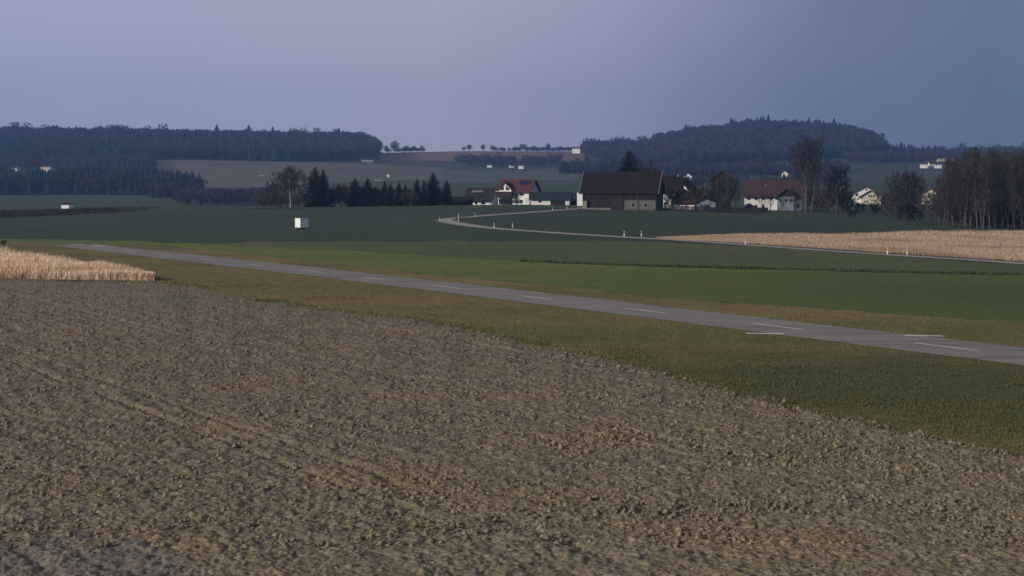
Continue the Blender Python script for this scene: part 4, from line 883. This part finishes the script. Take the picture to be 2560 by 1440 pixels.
# mast
x = px2x(1810, 3060); mt = empty('radio_mast', (x, 3060, zf(x, 3060))); tag(mt, 'slim radio mast with antennas above the wooded round hill', 'mast')
mm = MB(); Hm = zpy(288, 3060) - zf(x, 3060)
for s in ((-.8, -.5), (.8, -.5), (0, .9)): mm.tube((s[0], s[1], 0), (s[0] * .4, s[1] * .4, Hm), .14, .10, 4)
for k in range(14):
    z = Hm * k / 14; f = 1 - .6 * k / 14; mm.tube((-.8 * f, -.5 * f, z), (.8 * f, -.5 * f, z + Hm / 14), .05, .05, 3).tube((.8 * f, -.5 * f, z), (0, .9 * f, z + Hm / 14), .05, .05, 3)
mm.build('mast_frame', M['metal'], mt)
for dz_ in (0, -5.5):
    an = MB()
    for a in range(3):
        t = a * 2.094 + .3; an.box(1.1 * math.cos(t) - .25, 1.1 * math.cos(t) + .25, 1.1 * math.sin(t) - .25, 1.1 * math.sin(t) + .25, Hm - 3.2 + dz_, Hm - .4 + dz_)
    an.build('antenna', M['metal'], mt)

# ------------------------------------------------------------------ container on the field
D = 349; x = px2x(755, D); ct = empty('trailer', (x, D, zf(x, D) + .05), R(40)); tag(ct, 'small white box trailer alone on the green field left of the road bend', 'trailer')
L_, W_, H_ = 2.1, 2.3, 2.0
MB().box(-L_ / 2, L_ / 2, -W_ / 2, W_ / 2, .32, .32 + H_).build('box_body', M['boxwhite'], ct)
e = MB()
for sx in (-1, 1):
    for sy in (-1, 1): e.box(sx * L_ / 2 - .05, sx * L_ / 2 + .05, sy * W_ / 2 - .05, sy * W_ / 2 + .05, .28, .36 + H_)
e.box(-L_ / 2 - .04, L_ / 2 + .04, -W_ / 2 - .04, W_ / 2 + .04, .34 + H_, .40 + H_); e.build('corner_frame', M['boxgrey'], ct)
MB().box(L_ / 2 - .0, L_ / 2 + .04, -.85, .85, .45, .2 + H_).build('door', M['boxgrey'], ct).data
MB().box(-L_ / 2 - .1, L_ / 2 + .1, -.7, .7, .2, .31).build('chassis', M['black'], ct)
for sy in (-1, 1):
    w = MB().tube((0, sy * .95 - .08, .28), (0, sy * .95 + .08, .28), .28, .28, 16).build('wheel', M['rubber'], ct); MB().tube((0, sy * .95 - .10, .28), (0, sy * .95 + .10, .28), .14, .14, 12).build('rim', M['metal'], w)
MB().tube((-L_ / 2 - .1, 0, .26), (-L_ / 2 - 1.0, 0, .24), .04, .04, 6).build('drawbar', M['metal'], ct)

# ------------------------------------------------------------------ roadside posts
def post_parts():
    b = MB(); poly = [(-.07, -.06), (.07, -.06), (0, .07)]
    vs = [(x * 1.2, y * 1.2, -.2) for x, y in poly] + [(x, y, .98 if y < 0 else 1.06) for x, y in poly]
    b.add(vs, [(0, 2, 1), (3, 4, 5), (0, 1, 4, 3), (1, 2, 5, 4), (2, 0, 3, 5)])
    k = MB(); vs = [(x * 1.10, y * 1.10, .70) for x, y in poly] + [(x * 1.07, y * 1.07, .88) for x, y in poly]
    k.add(vs, [(0, 2, 1), (3, 4, 5), (0, 1, 4, 3), (1, 2, 5, 4), (2, 0, 3, 5)])
    rf_ = MB().box(-.02, .02, -.078, -.066, .72, .86)
    return b.mesh('post_body', M['postwhite']), k.mesh('black_band', M['black']), rf_.mesh('reflector', M['frame'])
PP = post_parts()
for px, py, lb, sc in [
    (2218, 637, 'white marker post in front of the tan field at the right, left of a pair', 1.0), (2267, 638, 'white marker post in front of the tan field at the right, right of a pair', .9),
    (1863, 612, 'white marker post at the road, left of the pair near mid tan field', 1.0), (1909, 611, 'white marker post at the road, right of the pair near mid tan field', .9),
    (1560, 592, 'white marker post where the tan field begins, left of a pair', 1.05), (1603, 592.5, 'white marker post where the tan field begins, right of a pair', 1.05),
    (1235, 571, 'white marker post just right of the road bend, left of a pair', 1.1), (1281, 570, 'white marker post right of the road bend, right of a pair', 1.1),
    (1145.5, 554, 'white marker post on the inside of the road bend', 1.1), (1146, 544, 'white marker post on the far side of the road bend, behind the inner one', 1.05),
    (1188, 543, 'white marker post on the far arm of the road, right of the bend', 1.0), (1381, 526.5, 'white marker post on the far arm of the road, left of the last one', 1.0), (1417, 523, 'last white marker post on the far arm, nearest the barn', 1.0),
    (1099, 552, 'white marker post at the outer tip of the road bend', .9)]:
    gx, gd = ground(px, py)
    r = empty('marker_post', (gx, gd, zf(gx, gd)), math.atan2(gx, gd) * -1 + .2); r.scale = (sc * 1.25, sc * 1.25, sc); tag(r, lb, 'marker post', 'marker posts along the country road')
    for nm, me in zip(('post_body', 'black_band', 'reflector'), PP):
        o = obj(nm, me, r)
gx, gd = ground(1133, 545)
r = empty('snow_pole', (gx, gd, zf(gx, gd))); tag(r, 'thin tall pole at the outside of the road bend', 'pole')
MB().tube((0, 0, -.2), (0, 0, 1.9), .035, .03, 6).build('pole', M['fencewood'], r); MB().tube((0, 0, 1.9), (0, 0, 2.0), .045, .045, 6).build('cap', M['frame'], r)
x = px2x(451, 640); r = empty('utility_pole', (x, 640, zf(x, 640))); tag(r, 'wooden utility pole left of the hedgerow', 'pole'); MB().tube((0, 0, -.5), (0, 0, 8.2), .14, .10, 8).build('pole', M['fencewood'], r); MB().box(-.7, .7, -.05, .05, 7.6, 7.75).build('crossarm', M['fencewood'], r)

# ------------------------------------------------------------------ fences
def fence(label, pxa, Da, pxb, Db, h, step, name='picket_fence', gap=0.12, rails=2, pw=.05):
    a = Vector((px2x(pxa, Da), Da, 0)); b = Vector((px2x(pxb, Db), Db, 0)); L = (b - a).length; d = (b - a).normalized()
    r = empty(name, (a.x, a.y, zf(a.x, a.y)), math.atan2(d.y, d.x)); tag(r, label, 'fence'); z0 = zf(a.x, a.y)
    def gz(s): p = a + d * s; return zf(p.x, p.y) - z0
    n = int(L / 3.2)
    for i in range(n + 1):
        s = L * i / n; MB().box(s - .08, s + .08, -.08, .08, gz(s) - .4, gz(s) + h + .15).build('post', M['fencewood'], r)
    m = MB()
    for i in range(n):
        s0, s1 = L * i / n, L * (i + 1) / n
        for q in range(rails):
            z = h * (.3 + .55 * q); m.slab([(s0, -.10, gz(s0) + z), (s1, -.10, gz(s1) + z), (s1, -.085, gz(s1) + z), (s0, -.085, gz(s0) + z)], .08)
    m.build('rail', M['fencewood'], r)
    if gap:
        m = MB(); s = .1; rd = random.Random(int(pxa))
        while s < L:
            if rd.random() < .93: zz = gz(s); m.box(s, s + pw, -.16, -.12, zz, zz + h * rd.uniform(.9, 1.06))
            s += gap
        m.build('pickets', M['fencewood'], r)
fence('dark weathered paling fence in front of the farm sheds', 1636, 500, 1902, 507, 1.7, .2, gap=.17, pw=.13)
fence('open post and rail fence in front of the farmhouse gable', 1922, 512, 2036, 503, 1.25, .3, 'rail_fence', gap=None)

# ------------------------------------------------------------------ haze
HZ = mat('haze', (1, 1, 1)); t = HZ.node_tree; t.nodes.clear()
pv = N(t, 'ShaderNodeVolumePrincipled'); pv.inputs['Color'].default_value = (.27, .50, 1.0, 1); pv.inputs['Density'].default_value = 1.45e-4; pv.inputs['Anisotropy'].default_value = .2
ou = N(t, 'ShaderNodeOutputMaterial'); t.links.new(pv.outputs[0], ou.inputs['Volume'])
hz = MB().box(-7400, 7600, -90, 4300, -40, 240).build('haze', HZ); hz['kind'] = 'stuff'; hz['label'] = 'thin blue haze over the valley and hills'; hz['category'] = 'haze'
